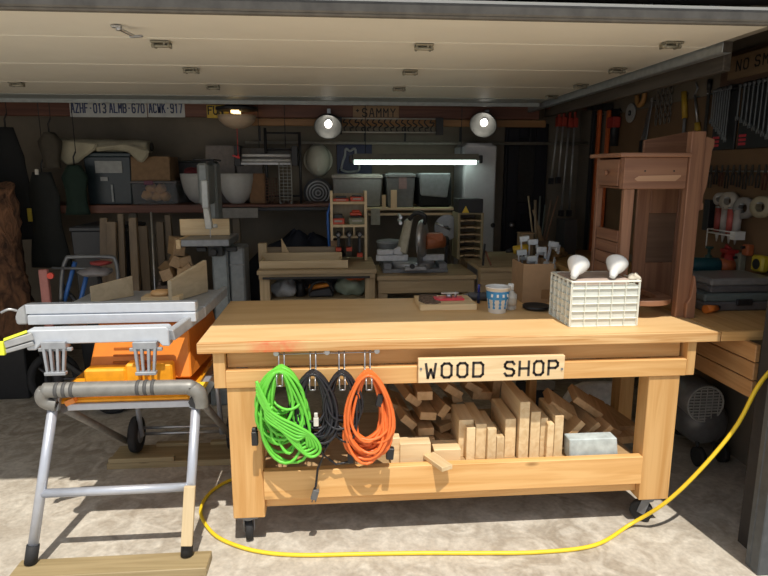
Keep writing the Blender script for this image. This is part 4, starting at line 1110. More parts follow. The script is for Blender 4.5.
# ---- mitre saw
def mitre_saw():
    t = thing('mitre_saw', 'sliding mitre saw with orange motor on the middle bench', 'mitre saw')
    Y = 4.30; z = .866
    X = lambda px: aty(px, 250, Y).x
    m = MB(.006); m.lathe([(.16, 0), (.165, .008), (.165, .04), (.15, .048)], (X(415), Y+.14, z+.03), seg=32); m.box(X(404), X(426), Y-.06, Y+.12, z+.03, z+.06); m.build('turntable', plain('saw_silver', (.36,.37,.39), .4, .5), t)
    m = MB(.004); m.box(X(383), X(449), Y+.02, Y+.24, z+.0, z+.03); m.box(X(384), X(392), Y+.02, Y+.2, z+.03, z+.07); m.box(X(440), X(448), Y+.02, Y+.2, z+.03, z+.07); m.build('base', GREYM, t)
    m = MB(.004); m.box(X(377), X(410), Y+.10, Y+.125, z+.078, z+.125); m.box(X(420), X(447), Y+.10, Y+.125, z+.078, z+.125)
    m.box(X(378), X(396), Y+.09, Y+.12, z+.126, z+.165); m.prism([(X(393), z+.126), (X(395), z+.17), (X(400), z+.19), (X(404), z+.17), (X(404), z+.126)], Y+.09, Y+.11, 'xz')
    m.build('fence', plain('bright_fence', (.55,.56,.58), .4, .3), t)
    # arm, guard, motor
    m = MB(.01); m.pts8([(X(399), Y+.10, z+.15), (X(408), Y+.06, z+.13), (X(408), Y+.14, z+.13), (X(399), Y+.18, z+.15), (X(407), Y+.10, z+.38), (X(414), Y+.06, z+.40), (X(414), Y+.14, z+.40), (X(407), Y+.18, z+.38)]); m.build('arm', plain('arm_cream', (.40,.37,.28), .5), t)
    m = MB(); m.lathe([(.05, -.03), (.13, -.022), (.140, 0), (.13, .022), (.05, .03)], (X(423), Y+.05, z+.25), (1, -.35, 0), seg=32); m.build('blade_guard', plain('guard_silver', (.40,.39,.38), .35, .6), t)
    m = MB(); m.lathe([(.01, -.002), (.125, -.002), (.127, 0), (.125, .002), (.01, .002)], (X(421), Y+.02, z+.17), (1, -.35, 0), seg=40); m.build('blade', STEEL, t)
    m = MB(); m.cyl((X(426), Y+.07, z+.22), (X(446), Y+.12, z+.22), .052, .048, seg=20); m.box(X(428), X(444), Y+.05, Y+.14, z+.23, z+.285); m.build('motor', plain('motor_orange', (.42,.13,.05), .5), t)
    m = MB(); m.cyl((X(446), Y+.12, z+.22), (X(450), Y+.13, z+.22), .04, seg=16); m.build('motor_cap', BLACK, t)
    m = MB(.004); m.tube(spline([Vector((X(410), Y+.05, z+.39)), Vector((X(416), Y-.0, z+.44)), Vector((X(424), Y-.02, z+.42)), Vector((X(424), Y+.0, z+.36))], 6), .016); m.build('handle', BLACK, t)
    m = MB(); 
    for dz in (.40, .36): m.cyl((X(402), Y+.10, z+dz), (X(402)+.02, Y+.42, z+dz), .012, seg=10)
    m.cyl((X(440), Y+.2, z+.35), (X(455), Y+.2, z+.30), .01, seg=8)
    m.build('slide_rods', STEEL, t)
    m = MB(); m.cyl((X(411), Y-.06, z+.065), (X(411), Y-.09, z+.065), .018, seg=10); m.build('mitre_knob', BLACK, t)
    settle(t)
mitre_saw()
c = aty(392, 258, 4.66)
lathe_thing('bucket', 'small grey metal bucket behind the mitre saw', 'bucket', Vector((c.x-.02, 4.66, .8655)), [('body', [(.08, 0), (.10, .19), (.104, .19), (.104, .197), (.095, .197), (.075, .01)], LGREY), ('lid', [(.100, .198), (.100, .205), (.03, .215)], plain('bucket_lid', (.25,.26,.27), .5))])
t = thing('hand_clamp', 'black spring clamp standing by the right end of the mitre saw', 'clamp')
c = aty(453, 262, 4.25); m = MB(.002); m.bar((c.x-.03, 4.215, BZ+.002), (c.x-.02, 4.215, BZ+.16), .02, .012); m.build('handle', BLACK, t)
m = MB(.002); m.bar((c.x+.03, 4.215, BZ+.002), (c.x-.015, 4.215, BZ+.11), .02, .012); m.build('handle', plain('clamp_brown', (.2,.08,.05),.5), t); settle(t)
t.location.x = xc+.07

# ---- shelf over the mitre saw and what stands on it
S2 = aty(400, 207, 5.0).z
t = thing('wall_shelf', 'long pale shelf over the mitre saw with a rail below', 'shelf')
x0, x1 = aty(366, 207, 4.85).x, aty(456, 207, 4.85).x
m = MB(.002); m.box(x0, x1, 4.85, 5.48, S2-.018, S2); m.build('shelf_board', pale('x'), t)
m = MB(.002); zr = aty(400, 214, 4.87).z; m.box(x0+.02, x1-.01, 4.87, 4.89, zr-.012, zr+.008); m.build('rail', pale('x'), t)
for x in (x0+.002, x1-.03):
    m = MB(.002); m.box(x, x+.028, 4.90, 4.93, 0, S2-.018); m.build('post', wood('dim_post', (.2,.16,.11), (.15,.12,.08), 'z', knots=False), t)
settle(t)
def tote(name, lab, cat, px0, py0, px1, Y, depth, z, body, lid, grp=None, taper=.02):
    x0, x1, _, zt = rect(px0, py0, px1, 200, Y)
    t = thing(name, lab, cat, grp); lh = min(.035, (zt-z)*.15)
    m = MB(.006); q = taper
    m.pts8([(x0+q, Y+q, z), (x1-q, Y+q, z), (x1-q, Y+depth-q, z), (x0+q, Y+depth-q, z), (x0+.006, Y+.006, zt-lh), (x1-.006, Y+.006, zt-lh), (x1-.006, Y+depth-.006, zt-lh), (x0+.006, Y+depth-.006, zt-lh)])
    m.build('body', body, t)
    m = MB(.006); m.box(x0, x1, Y, Y+depth, zt-lh, zt-.008); m.box(x0+.02, x1-.02, Y+.02, Y+depth-.02, zt-.008, zt); m.build('lid', lid, t)
    return t, x0, x1, zt
t, *_ = tote('storage_tote', 'grey lidded tote at the left end of the upper shelf', 'storage bin', 332, 174, 383, 4.98, .4, S2+.001, plain('warm_grey_bin', (.20,.19,.18), .6), plain('bin_lid_beige', (.30,.27,.24), .6)); settle(t)
t, a_, b_, z_ = tote('storage_tote', 'dark grey tote with a paper label on the upper shelf', 'storage bin', 386, 173, 416, 4.92, .4, S2+.001, plain('dk_grey_bin', (.13,.13,.13), .6), plain('grey_bin_lid', (.17,.17,.17), .6))
m = MB(); xl_, xr_, z0_, z1_ = rect(399, 176, 407, 189, 4.91); m.box(xl_, xr_, 4.925, 4.928, z0_, z1_); m.build('paper_label', plain('label_red_grey', (.26,.17,.16), .7), t); settle(t)
x0, x1, _, zt = rect(419, 173, 452, 207, 4.95)
t = thing('camera_bag', 'black soft bag with a grey flap on the upper shelf', 'bag')
m = MB(.02); m.box(x0, x1, 4.95, 5.25, S2+.001, zt-.02); m.build('body', DKCLOTH, t)
m = MB(.01); m.pts8([(x0+.01, 4.925, zt-.18), (x1-.04, 4.925, zt-.2), (x1-.04, 4.949, zt-.2), (x0+.01, 4.949, zt-.18), (x0+.0, 4.935, zt), (x1-.01, 4.935, zt), (x1-.01, 5.2, zt), (x0, 5.2, zt)]); m.build('flap', plain('grey_flap', (.22,.23,.24), .8), t); settle(t)
for px0, px1, py, lab in ((382, 386, 195, 'short pale wood block standing on the upper shelf edge'), (391, 397, 190, 'tall pale wood block standing on the upper shelf edge')):
    x0, x1, _, zt = rect(px0, py, px1, 207, 4.86); m = MB(.001); m.box(x0, x1, 4.86, 4.885, S2+.001, zt); one('wood_block', lab, 'block', m, fresh('z'), 'blocks on the shelf edge')
x0, x1, z0, z1 = rect(371, 209, 380, 225, 4.845); m = MB(); m.box(x0, x1, 4.846, 4.849, z0, S2-.003); one('paper_note', 'small pale paper note pinned to the shelf edge', 'note', m, plain('note_paper', (.38,.38,.32), .8))
# slotted organiser with black box on top
def organiser():
    Y = 4.55
    x0, x1, z0, z1 = rect(457, 213, 484, 261, Y)
    t = thing('slotted_organiser', 'wooden organiser with six curved shelves at the back bench', 'organiser')
    m = MB(.002); m.box(x0, x0+.02, Y, Y+.22, BZ+.001, z1); m.box(x1-.02, x1, Y, Y+.22, BZ+.001, z1); m.build('side_panel', wood('olive_wood', (.32,.27,.16), (.25,.20,.11), 'z', knots=False), t)
    m = MB(.002); m.box(x0+.02, x1-.02, Y, Y+.22, z1-.012, z1); m.build('top_panel', wood('olive_wood', (.32,.27,.16), (.25,.20,.11), 'x', knots=False), t)
    m = MB(.002); m.box(x0+.02, x1-.02, Y+.21, Y+.22, BZ+.001, z1-.012); m.build('back_panel', wood('org_back', (.18,.13,.08), (.12,.09,.05), 'x', knots=False), t)
    n = 6
    for k in range(n):
        z = BZ+.02+(z1-BZ-.03)*k/n; m = MB(.001)
        poly = [(x0+.021, Y), (x0+.05, Y), (x0+.07, Y+.03), (x1-.07, Y+.03), (x1-.05, Y), (x1-.021, Y), (x1-.021, Y+.209), (x0+.021, Y+.209)]
        m.prism(poly, z, z+.012, 'xy'); m.build('shelf', shopw('x'), t)
    settle(t)
    t = thing('black_box', 'black box with a yellow triangle on top of the organiser', 'box')
    m = MB(.003); zt = aty(470, 199, Y).z; m.box(x0+.005, x1-.005, Y+.01, Y+.2, z1+.001, zt); m.build('body', BLACK, t)
    m = MB(); xm = aty(466, 207, Y).x; m.prism([(xm-.028, z1+.002), (xm+.028, z1+.002), (xm, z1+.055)], Y+.0075, Y+.009, 'xz'); m.build('warning_triangle', plain('yellow_sticker', (.65,.45,.03), .5), t); settle(t)
organiser()

# ---- white cabinet and black door at the back right
t = thing('white_cabinet', 'tall white cabinet side with a dark knob beside the black door', 'cabinet')
x0, x1, z0, z1 = rect(462, 143, 497, 262, 5.0)
WCAB = plain('white_cabinet_paint', (.50, .50, .52), .45, var=.04)
m = MB(.03); m.box(x0, x1, 5.02, 5.46, 0, z1); m.build('body', WCAB, t)
m = MB(.01); m.box(x0, x1, 4.995, 5.018, .05, z1-.02); d = m.build('door', WCAB, t)
m = MB(); c = aty(496, 225, 4.99); m.cyl((x1-.02, 4.994, c.z), (x1-.02, 4.965, c.z), .012, .02, seg=12); sub(m.build('knob', BLACK, t), d)
settle(t)
DOORB = plain('black_door_paint', (.012, .012, .018), .45)
x0, x1, z0, z1 = rect(501, 142, 548, 262, 5.46)
m = MB(.004)
m.box(x0, x1, 5.455, 5.499, 0.0, 2.02); 
for (a_, b_, c_, d_) in ((.08, .92, .02, .10), (.08, .16, .1, .95), (.84, .92, .1, .95)): pass
w = x1-x0
m.box(x0+.02, x0+.12, 5.44, 5.455, .02, 2.0); m.box(x1-.12, x1-.02, 5.44, 5.455, .02, 2.0); m.box(x0+.12, x1-.12, 5.44, 5.455, 1.9, 2.0); m.box(x0+.12, x1-.12, 5.44, 5.455, 1.22, 1.32); m.box(x0+.12, x1-.12, 5.44, 5.455, .02, .2)
m.box((x0+x1)/2-.03, (x0+x1)/2+.03, 5.44, 5.455, .2, 1.22)
o = m.build('door_1', DOORB); o['kind'] = 'structure'
m = MB(.002); m.box(x0+.121, x1-.121, 5.446, 5.4545, 1.321, 1.899); o2 = m.build('window_1', plain('dim_glass', (.035,.035,.035), .2)); o2['kind'] = 'structure'
m = MB(); c = aty(500, 225, 5.44); m.lathe([(.012, 0), (.012, .03), (.028, .04), (.028, .06), (.01, .07)], (x0+.07, 5.44, c.z), (0,-1,0), seg=16); o3 = m.build('door_handle', STEEL, None); o3['kind'] = 'structure'

# ---- conduit, joist, ceiling lights
m = MB(); zc = aty(400, 143, 5.3).z; m.cyl((aty(245,143,5.3).x, 5.3, zc), (WX-.002, 5.3, zc), .014, seg=10)
t = thing('conduit', 'thin pale pipe running along under the joists', 'pipe'); m.build('pipe', plain('pipe_beige', (.25,.23,.19), .5), t)
for px in (260, 365, 405, 460, 530):
    x = aty(px, 143, 5.3).x; m = MB(.001); m.box(x-.008, x+.008, 5.29, 5.31, zc+.012, 2.6); m.build('pipe_strap', BLACK, t)
settle(t)
m = MB(.004); zj0, zj1 = aty(200, 117, 5.08).z, aty(200, 100, 5.08).z
m.box(LX+.01, aty(540,105,5.08).x, 5.08, 5.12, zj0, zj1+.04); one('header_beam', 'dark reddish beam across the back carrying the number plates', 'beam', m, redw('x'))
m = MB(.003); a_, b_ = aty(252, 120, 5.16).x, aty(545, 120, 5.16).x; z0, z1 = aty(300, 126, 5.16).z, aty(300, 119, 5.16).z
m.box(a_, b_, 5.13, 5.17, z0, z1); one('ledger_strip', 'orange pine strip below the dark beam', 'beam', m, wood('orange_pine', (.42,.22,.09), (.32,.16,.06), 'x', knots=False))
for x in (LX+.2, -2.9, -.9, .2, 1.2):
    m = MB(.003); m.box(x, x+.04, 5.081, 5.119, zj1+.041, 2.6); one('beam_hanger', 'short post holding the dark beam from the ceiling', 'post', m, redw('z'), 'posts above the dark beam')
# number plates
PLM = plain('plate_white', (.50, .51, .50), .5, var=.06, scale=15)
PINK = plain('plate_blue', (.04, .06, .16), .5)
for txt, a0, a1, lab in (('AZHF.013', 70, 107.5, 'leftmost white number plate on the beam, reading AZHF 013'), ('ALMB.670', 108.5, 146, 'middle white number plate on the beam, reading ALMB 670'), ('ACWK.917', 148, 184, 'rightmost white number plate on the beam, reading ACWK 917')):
    x0, x1, z0, z1 = rect(a0, 102, a1, 117, 5.07); t = thing('number_plate', lab, 'number plate', 'number plates on the beam')
    m = MB(.001); m.box(x0, x1, 5.077, 5.0795, z0, z1+.02); m.build('plate', PLM, t)
    m = MB(); w = x1-x0; h = .068; letters(m, txt, (x0+.012, 5.0765, z0+.035), (1,0,0), (0,0,1), h, adv=(w-.02)/8, sw=.15, depth=.001, lw=((w-.02)/8*.62)/(h/6*4)); m.build('lettering', PINK, t)
    settle(t)
x0, x1, z0, z1 = rect(207, 105, 223, 118, 5.07); t = thing('yellow_sign', 'small yellow sign reading FUN on the beam', 'sign')
m = MB(.001); m.box(x0, x1+.04, 5.074, 5.0795, z0, z1); m.build('board', plain('sign_yellow', (.55,.38,.04), .5), t)
m = MB(); letters(m, 'FUN', (x0+.012, 5.0735, z0+.03), (1,0,0), (0,0,1), .06, adv=.042, sw=.18, depth=.001, lw=.75); m.build('lettering', BLACK, t); settle(t)
x0, x1, z0, z1 = rect(353, 106, 399, 121, 5.07); t = thing('name_sign', 'wooden sign reading SAMMY on the dark beam', 'sign')
m = MB(.002); m.box(x0, x1, 5.064, 5.0795, z0, z1); m.build('board', wood('sign_brown', (.34,.22,.12), (.27,.17,.09), 'x', knots=False), t)
m = MB(); letters(m, '*SAMMY', (x0+.02, 5.0635, z0+.035), (1,0,0), (0,0,1), .062, adv=(x1-x0-.03)/6, sw=.14, depth=.0012, lw=.85); m.build('lettering', BLACK, t); settle(t)

# clamp lamps
SHADE = plain('spun_aluminium', (.16,.16,.15), .4, .5)
def clamp_lamp(px, py, lab, aim, Y=4.95, e=30):
    t = thing('clamp_lamp', lab, 'lamp', 'lit clamp lamps under the beam')
    p = aty(px, py, Y); d = Vector(aim).normalized()
    m = MB(); m.lathe([(.112, .0), (.112, -.004), (.105, -.03), (.085, -.06), (.05, -.085), (.028, -.09), (.028, -.086), (.048, -.08), (.082, -.056), (.101, -.028), (.107, .0)], p, d, caps=False, seg=32); sh = m.build('lamp_shade', SHADE, t)
    m = MB(); m.lathe([(.0285, -.088), (.026, -.12), (.022, -.15), (.012, -.16)], p, d, seg=16); m.build('socket', BLACK, t)
    m = MB(); m.lathe([(.014, -.086), (.018, -.075), (.029, -.052), (.031, -.04), (.026, -.022), (.013, -.012), (.001, -.010)], p, d, seg=20); m.build('bulb', plain('lit_bulb', (1,.98,.92), .3, emit=((1, .95, .85), 5)), t)
    top = p-d*.15
    m = MB(); m.tube([top, (top.x, top.y+.06, top.z+.05), (top.x, 5.05, zj0+.03)], .007); m.build('clamp_arm', BLACK, t)
    m = MB(.002); m.box(top.x-.015, top.x+.015, 5.045, 5.079, zj0+.01, zj0+.07); m.build('clamp', STEEL, t)
    settle(t)
clamp_lamp(328, 127, 'lit aluminium clamp lamp left of the long tube light', (-.05, -.72, -.55))
clamp_lamp(483, 125, 'lit aluminium clamp lamp at the right, above the white cabinet', (-.35, -.72, -.48))

# fluorescent shop light, lit
def shop_light(lab, px0, px1, py0, py1, Y, lit):
    t = thing('shop_light', lab, 'tube light')
    x0, x1, z0, z1 = rect(px0, py0, px1, py1, Y)
    h = z1-z0
    if lit:
        m = MB(.003); m.pts8([(x0, Y-.06, z0+.035), (x1, Y-.06, z0+.035), (x1, Y+.06, z0+.035), (x0, Y+.06, z0+.035), (x0, Y-.03, z1), (x1, Y-.03, z1), (x1, Y+.03, z1), (x0, Y+.03, z1)]); m.build('housing', plain('olive_grey_metal', (.16,.155,.13), .5), t)
        m = MB(); m.cyl((x0+.01, Y-.03, z0+.018), (x1-.02, Y-.03, z0+.018), .0175, seg=14); m.cyl((x0+.01, Y+.03, z0+.018), (x1-.02, Y+.03, z0+.018), .0175, seg=14); m.build('tube', plain('lit_tube', (.9,1,.95), .3, emit=((.78, 1, .88), 4.5)), t)
        for x in (x0-.03, x1): 
            m = MB(.006); m.box(x, x+.03, Y-.05, Y+.05, z0+.01, z1-.01); m.build('end_cap', BLACK, t)
        hang = (x0+.1, x1-.14)
    else:
        m = MB(.002); m.pts8([(x0, Y-.07, z0), (x1, Y-.07, z0), (x1, Y+.09, z0+.02), (x0, Y+.09, z0+.02), (x0, Y-.07, z0+.02), (x1, Y-.07, z0+.02), (x1, Y+.02, z1), (x0, Y+.02, z1)]); m.build('reflector', plain('grey_reflector', (.32,.31,.30), .3, .6), t)
        m = MB()
        for k in (0, 1): m.cyl((x0+.02, Y-.055+k*.0, z0+.035+k*.04), (x1-.02, Y-.055+k*.02, z0+.035+k*.04), .012, seg=10)
        m.build('tube', plain('unlit_tube', (.62,.62,.60), .3), t)
        for x in (x0-.04, x1-.01):
            m = MB(.004); m.box(x, x+.05, Y-.075, Y+.092, z0-.01, z1+.015); m.build('end_cap', BLACK, t)
        hang = (x0+.15, x1-.06)
    for x in hang:
        m = MB(); m.cyl((x, Y, z1), (x, Y, 2.6), .003, seg=6); m.build('hanging_wire', BLACK, t)
    settle(t)
shop_light('long lit tube light hanging over the mitre saw', 353, 478, 154, 164.5, 4.9, True)
shop_light('unlit silver tube fixture with a red cord handle at its left', 241, 293, 148, 165, 5.02, False)
# pendant lamp with beige bowl and pull cord
t = thing('pendant_lamp', 'ceiling lamp with beige bowl shade and pull cord near the beam', 'lamp')
p = aty(237, 117, 4.92)
m = MB(); m.lathe([(.001, -.10), (.05, -.096), (.10, -.075), (.135, -.04), (.150, 0), (.146, 0), (.13, -.038), (.097, -.07), (.05, -.09), (.001, -.094)], (p.x, p.y, p.z+.01), seg=32, caps=False); m.build('lamp_shade', plain('beige_glass', (.55,.42,.30), .5, var=.04), t)
m = MB(); m.cyl((p.x, p.y, p.z-.02), (p.x, p.y, p.z+.04), .03); m.cyl((p.x-.03, p.y-.09, p.z+.032), (p.x+.03, p.y-.09, p.z+.032), .012); m.build('bulb', plain('warm_bulb', (1,.8,.4), .4, emit=((1,.72,.32), 4)), t)
m = MB(); m.cyl((p.x, p.y, p.z+.04), (p.x, p.y, 2.6), .03); m.lathe([(.05, .04), (.16, .05), (.16, .07), (.05, .09)], (p.x, p.y, p.z), seg=24); m.build('holder', BLACK, t)
m = MB(); q = aty(237, 156, 4.92); m.cyl((p.x, p.y-.03, p.z-.062), (p.x, p.y-.03, q.z), .0025, seg=6); m.build('pull_cord', RED, t)
m = MB(); m.cyl((p.x, p.y-.03, q.z-.02), (p.x, p.y-.03, q.z+.012), .012, .006, seg=10); m.obox((p.x-.015, p.y-.03, q.z-.005), (.06, .012, .012), (0, .3, 0)); m.build('pull_handle', RED, t)
settle(t)

# hook rack above the tube light: two pale rails with curled black hooks between
t = thing('hook_rack', 'two pale rails with a row of curled black hooks, under the SAMMY sign', 'hook rack')
Y = 5.02; x0, x1, z0, z1 = rect(342, 119, 436, 132, Y)
for z in (z0, z1): m = MB(); m.cyl((x0, Y, z), (x1, Y, z), .006, seg=8); m.build('rail', plain('rail_pale', (.45,.43,.38), .4), t)
for k in range(16):
    x = x0+.03+(x1-x0-.06)*k/15; m = MB(); r = random.Random(k); a = r.uniform(-.02, .02)
    m.tube(spline([Vector((x, Y+.008, z1)), Vector((x-.018, Y, z1-.03)), Vector((x+.016, Y, (z0+z1)/2+a)), Vector((x-.012, Y, z0+.03)), Vector((x, Y+.006, z0))], 4), .0055, seg=6); m.build('hook', BLACK, t)
m = MB(.002); m.box(x1, x1+.06, Y-.01, Y+.02, z0-.02, z1+.01); m.build('end_bracket', BLACK, t)
m = MB(.002); m.box(x0-.03, x0, Y-.01, Y+.02, z0-.02, z1+.01); m.build('end_bracket', BLACK, t)
for x in (x0-.02, x1+.03): m = MB(.001); m.box(x-.006, x+.006, Y+.02, 5.0795, z1-.02, z1); m.build('arm', BLACK, t)
settle(t)

# ================================================================ LEFT BACK: SHELF WITH STORED THINGS
S1 = aty(130, 205, 4.88).z
xs0, xs1 = aty(58, 205, 4.88).x, aty(352, 205, 4.88).x
t = thing('storage_shelf', 'long dark red plank shelf along the back wall', 'shelf')
m = MB(.003); m.box(LX+.6, xs1, 4.88, 5.48, S1-.02, S1); m.build('shelf_board', redw('x'), t)
m = MB(.003); m.box(LX+.6, aty(215,205,4.87).x, 4.862, 4.878, S1-.062, S1-.0); m.build('front_plank', redw('x'), t)
m = MB(.003); m.box(aty(215,205,4.87).x+.002, xs1, 4.862, 4.878, S1-.05, S1-.022); m.build('front_rail', BLACK, t)
for px in (133, 236, 349):
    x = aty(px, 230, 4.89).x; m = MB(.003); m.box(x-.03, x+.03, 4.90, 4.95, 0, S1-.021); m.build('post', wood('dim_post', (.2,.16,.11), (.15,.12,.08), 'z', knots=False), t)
settle(t)
zz = S1+.001
x0, x1, _, _ = rect(223, 205, 258, 217, 4.85)
m = MB(.002); m.box(x0, x1, 4.835, 4.86, aty(240,218,4.85).z, aty(240,208,4.85).z); one('pale_board', 'short pale grey board along the shelf front behind the bandsaw', 'board', m, plain('pale_grey_paint', (.26,.25,.23), .7))
# big dark bin with silver label and canvas roll
t, a_, b_, z_ = tote('storage_tote', 'large dark teal bin with a silver label under the canvas roll', 'storage bin', 86, 152, 130, 4.93, .40, zz, plain('dark_teal_bin', (.016,.028,.034), .35), plain('dark_teal_lid', (.025,.04,.045), .35))
xl_, xr_, z0_, z1_ = rect(95, 161, 121, 173, 4.92); m = MB(); m.box(xl_, xr_, 4.931, 4.937, z0_, z1_); m.build('silver_label', plain('silver_label', (.28,.29,.28), .4), t)
xl_, xr_, z0_, z1_ = rect(100, 177, 107, 181, 4.92); m = MB(); m.box(xl_, xr_, 4.933, 4.939, z0_, z1_); m.build('small_label', plain('silver_label', (.28,.29,.28), .4), t)
x = aty(112, 190, 4.93).x
m = MB(.001); m.box(x-.008, x+.008, 4.933, 4.94, zz+.02, z_-.25); m.build('edge_rib', plain('pale_rib', (.25,.27,.27), .4), t); settle(t)
def roll():
    t = thing('canvas_roll', 'beige canvas tarp rolled and draped over the dark bin', 'tarp')
    def sheet(pts, Y, th, name):
        m = MB(.012); m.prism([(aty(a, b, Y).x, aty(a, b, Y).z) for a, b in pts], Y, Y+th, 'xz'); return m.build(name, CLOTHT, t)
    m = MB(); xa, xb = aty(48, 142, 5.0).x, aty(149, 145, 5.0).x; za = z_+.062
    rings = []
    for k in range(19):
        f = k/18; x = xa+(xb-xa)*f; rr = .050+.003*math.sin(k*1.3)-(.02 if k == 0 else 0)
        rings.append([m.bm.verts.new(Vector((x, 5.02, za-.02*f))+Vector((0, math.cos(a)*rr*1.9, math.sin(a)*rr))) for a in [2*PI*i/18 for i in range(18)]])
    m.skin(rings); m.build('roll', CLOTHT, t)
    m = MB(); xe = aty(150, 145, 5.0).x; m.lathe([(.034, 0), (.034, .012)], (xe, 5.02, za-.02), (1,0,0), seg=18); m.build('roll_end_shade', plain('roll_shadow', (.06,.055,.045), .9), t)  # dark disc painted for the shade inside the roll's open end
    sheet([(48, 141), (56, 139), (98, 143), (94, 150), (84, 157), (77, 163), (66, 165), (61, 161), (54, 152)], 4.885, .030, 'hanging_fold')
    sheet([(95, 146), (124, 143), (149, 150), (147, 157), (142, 163), (137, 161), (128, 152), (112, 149), (96, 152)], 4.875, .030, 'folded_end')
    settle(t)
roll()
def cardbox(name, lab, cat, px0, py0, px1, Y, d, z, mat, zt=None):
    x0, x1, _, z1 = rect(px0, py0, px1, 200, Y); z1 = zt or z1
    t = thing(name, lab, cat)
    m = MB(.003); m.box(x0, x1, Y, Y+d, z, z1); m.build('body', mat, t)
    m = MB(); m.box(x0+.002, (x0+x1)/2-.002, Y+.002, Y+d-.002, z1, z1+.004); m.box((x0+x1)/2+.002, x1-.002, Y+.002, Y+d-.002, z1, z1+.004); m.build('flap', mat, t)
    return settle(t), x0, x1, z1
# clear bin with orange contents and cardboard box on top
x0, x1, _, z1 = rect(133, 181, 176, 205, 4.93)
t = thing('clear_bin', 'clear plastic bin full of orange bundles under the cardboard box', 'storage bin')
m = MB(.003); w = .006
CLR = plain('smoky_clear_plastic', (.20,.20,.20), .25, var=.05, alpha=.22)
m.box(x0, x1, 4.93, 4.93+w, zz, z1-.02); m.box(x0, x1, 5.27-w, 5.27, zz, z1-.02); m.box(x0, x0+w, 4.93+w, 5.27-w, zz, z1-.02); m.box(x1-w, x1, 4.93+w, 5.27-w, zz, z1-.02); m.box(x0+w, x1-w, 4.93+w, 5.27-w, zz, zz+w)
m.build('body', CLR, t)
m = MB(.004); m.box(x0-.008, x1+.008, 4.922, 5.278, z1-.02, z1); m.build('lid', plain('dk_lid', (.10,.09,.09), .5), t)
m = MB(.002); m.box(x0+.10, x0+.17, 4.915, 4.922, z1-.03, z1+.004); m.build('latch', plain('maroon_latch', (.12,.02,.05), .5), t); settle(t)
for k, (dx, dz, r_) in enumerate(((.09, .06, .05), (.16, .055, .05), (.23, .055, .045), (.12, .12, .05), (.20, .115, .05))):
    m = MB(); m.blob((x0+dx, 5.02+.02*(k % 2), zz+w+dz), (.085, .11, .075), k, .12, n=8); one('orange_bundle', ['leftmost', 'middle', 'rightmost', 'upper left', 'upper right'][k]+' orange bundle seen through the clear bin', 'bundle', m, plain('orange_bundle', (.80,.42,.14), .7), 'orange bundles in the clear bin')
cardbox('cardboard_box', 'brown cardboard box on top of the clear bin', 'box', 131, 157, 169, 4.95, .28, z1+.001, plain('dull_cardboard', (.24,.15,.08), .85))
t = thing('dark_case', 'dark case standing behind the white bowl', 'case'); x0, x1, _, z1c = rect(172, 162, 193, 205, 5.18)
m = MB(.006); m.box(x0, x1+.06, 5.28, 5.46, zz, z1c); m.build('body', BLACK, t); m = MB(.004); m.box(x0, x1+.1, 5.27, 5.47, z1c+.0, z1c+.012); m.build('lid', plain('dark_green_lid', (.05,.06,.055),.5), t); settle(t)
# two big white bowls tipped towards the room
def bowl(px, lab, Y, tilt, r=.165):
    t = thing('white_bowl', lab, 'bowl', 'large white bowls on the shelf')
    x = aty(px, 190, Y).x
    prof = [(r*.35, 0), (r*.62, .03), (r*.86, .09), (r, .19), (r*1.02, .24), (r*.98, .24), (r*.94, .19), (r*.80, .10), (r*.55, .045), (.001, .02)]
    m = MB(); m.lathe(prof, (0,0,0), seg=36, caps=False); m.lathe([(r*.35, 0), (r*.3, .004)], (0,0,0), seg=36); m.build('bowl', plain('dull_white_bowl', (.48,.48,.46), .45, var=.04), t)
    put(t, (x, Y+.05, zz), tilt); return t
bowl(200, 'large white bowl left of the bandsaw arm with maroon cloth in it', 5.03, (0, 0, 0), .157)
bowl(236, 'large white bowl right of the bandsaw arm', 5.0, (0, 0, 0), .140)
x = aty(195, 172, 5.05).x
m = MB(); m.blob((x, 5.05, zz+.235), (.2, .16, .10), 5, .15); one('maroon_cloth', 'maroon cloth heaped in the left white bowl', 'cloth', m, plain('maroon_cloth', (.13,.02,.025), .9, bump=.5))
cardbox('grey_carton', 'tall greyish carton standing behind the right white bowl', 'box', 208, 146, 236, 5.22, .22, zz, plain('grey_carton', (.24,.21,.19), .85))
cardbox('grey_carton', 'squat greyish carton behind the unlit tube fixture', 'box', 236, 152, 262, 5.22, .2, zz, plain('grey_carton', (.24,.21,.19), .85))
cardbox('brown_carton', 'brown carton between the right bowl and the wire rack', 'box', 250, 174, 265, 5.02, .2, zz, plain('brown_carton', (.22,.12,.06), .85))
# wire racks
def wire_grid(lab, px0, py0, px1, py1, Y, nx, nz, mat, r=.0025):
    x0, x1, z0, z1 = rect(px0, py0, px1, py1, Y)
    t = thing('wire_rack', lab, 'wire rack', 'wire grids on the shelf')
    m = MB()
    m.tube([(x0,Y,z0),(x1,Y,z0),(x1,Y,z1),(x0,Y,z1)], r*1.8, seg=6, closed=True)
    for k in range(1, nx): x = x0+(x1-x0)*k/nx; m.cyl((x, Y, z0), (x, Y, z1), r, seg=5)
    for k in range(1, nz): z = z0+(z1-z0)*k/nz; m.cyl((x0, Y-r*2, z), (x1, Y-r*2, z), r, seg=5)
    m.build('grid', mat, t)
    for x in (x0, x1-.01): m = MB(); m.box(x, x+.01, Y, Y+.09, zz, zz+.008); m.box(x, x+.01, Y+.0, Y+.008, zz+.008, z0+.01); m.build('foot', mat, t)
    settle(t)
wire_grid('brownish wire grid rack standing right of the brown carton', 266, 178, 279, 204, 4.97, 5, 9, plain('rust_wire', (.16,.09,.06), .6))
wire_grid('pale wire grid rack standing in the middle of the shelf', 280, 163, 291, 203, 4.93, 3, 12, plain('pale_wire', (.36,.36,.34), .4))
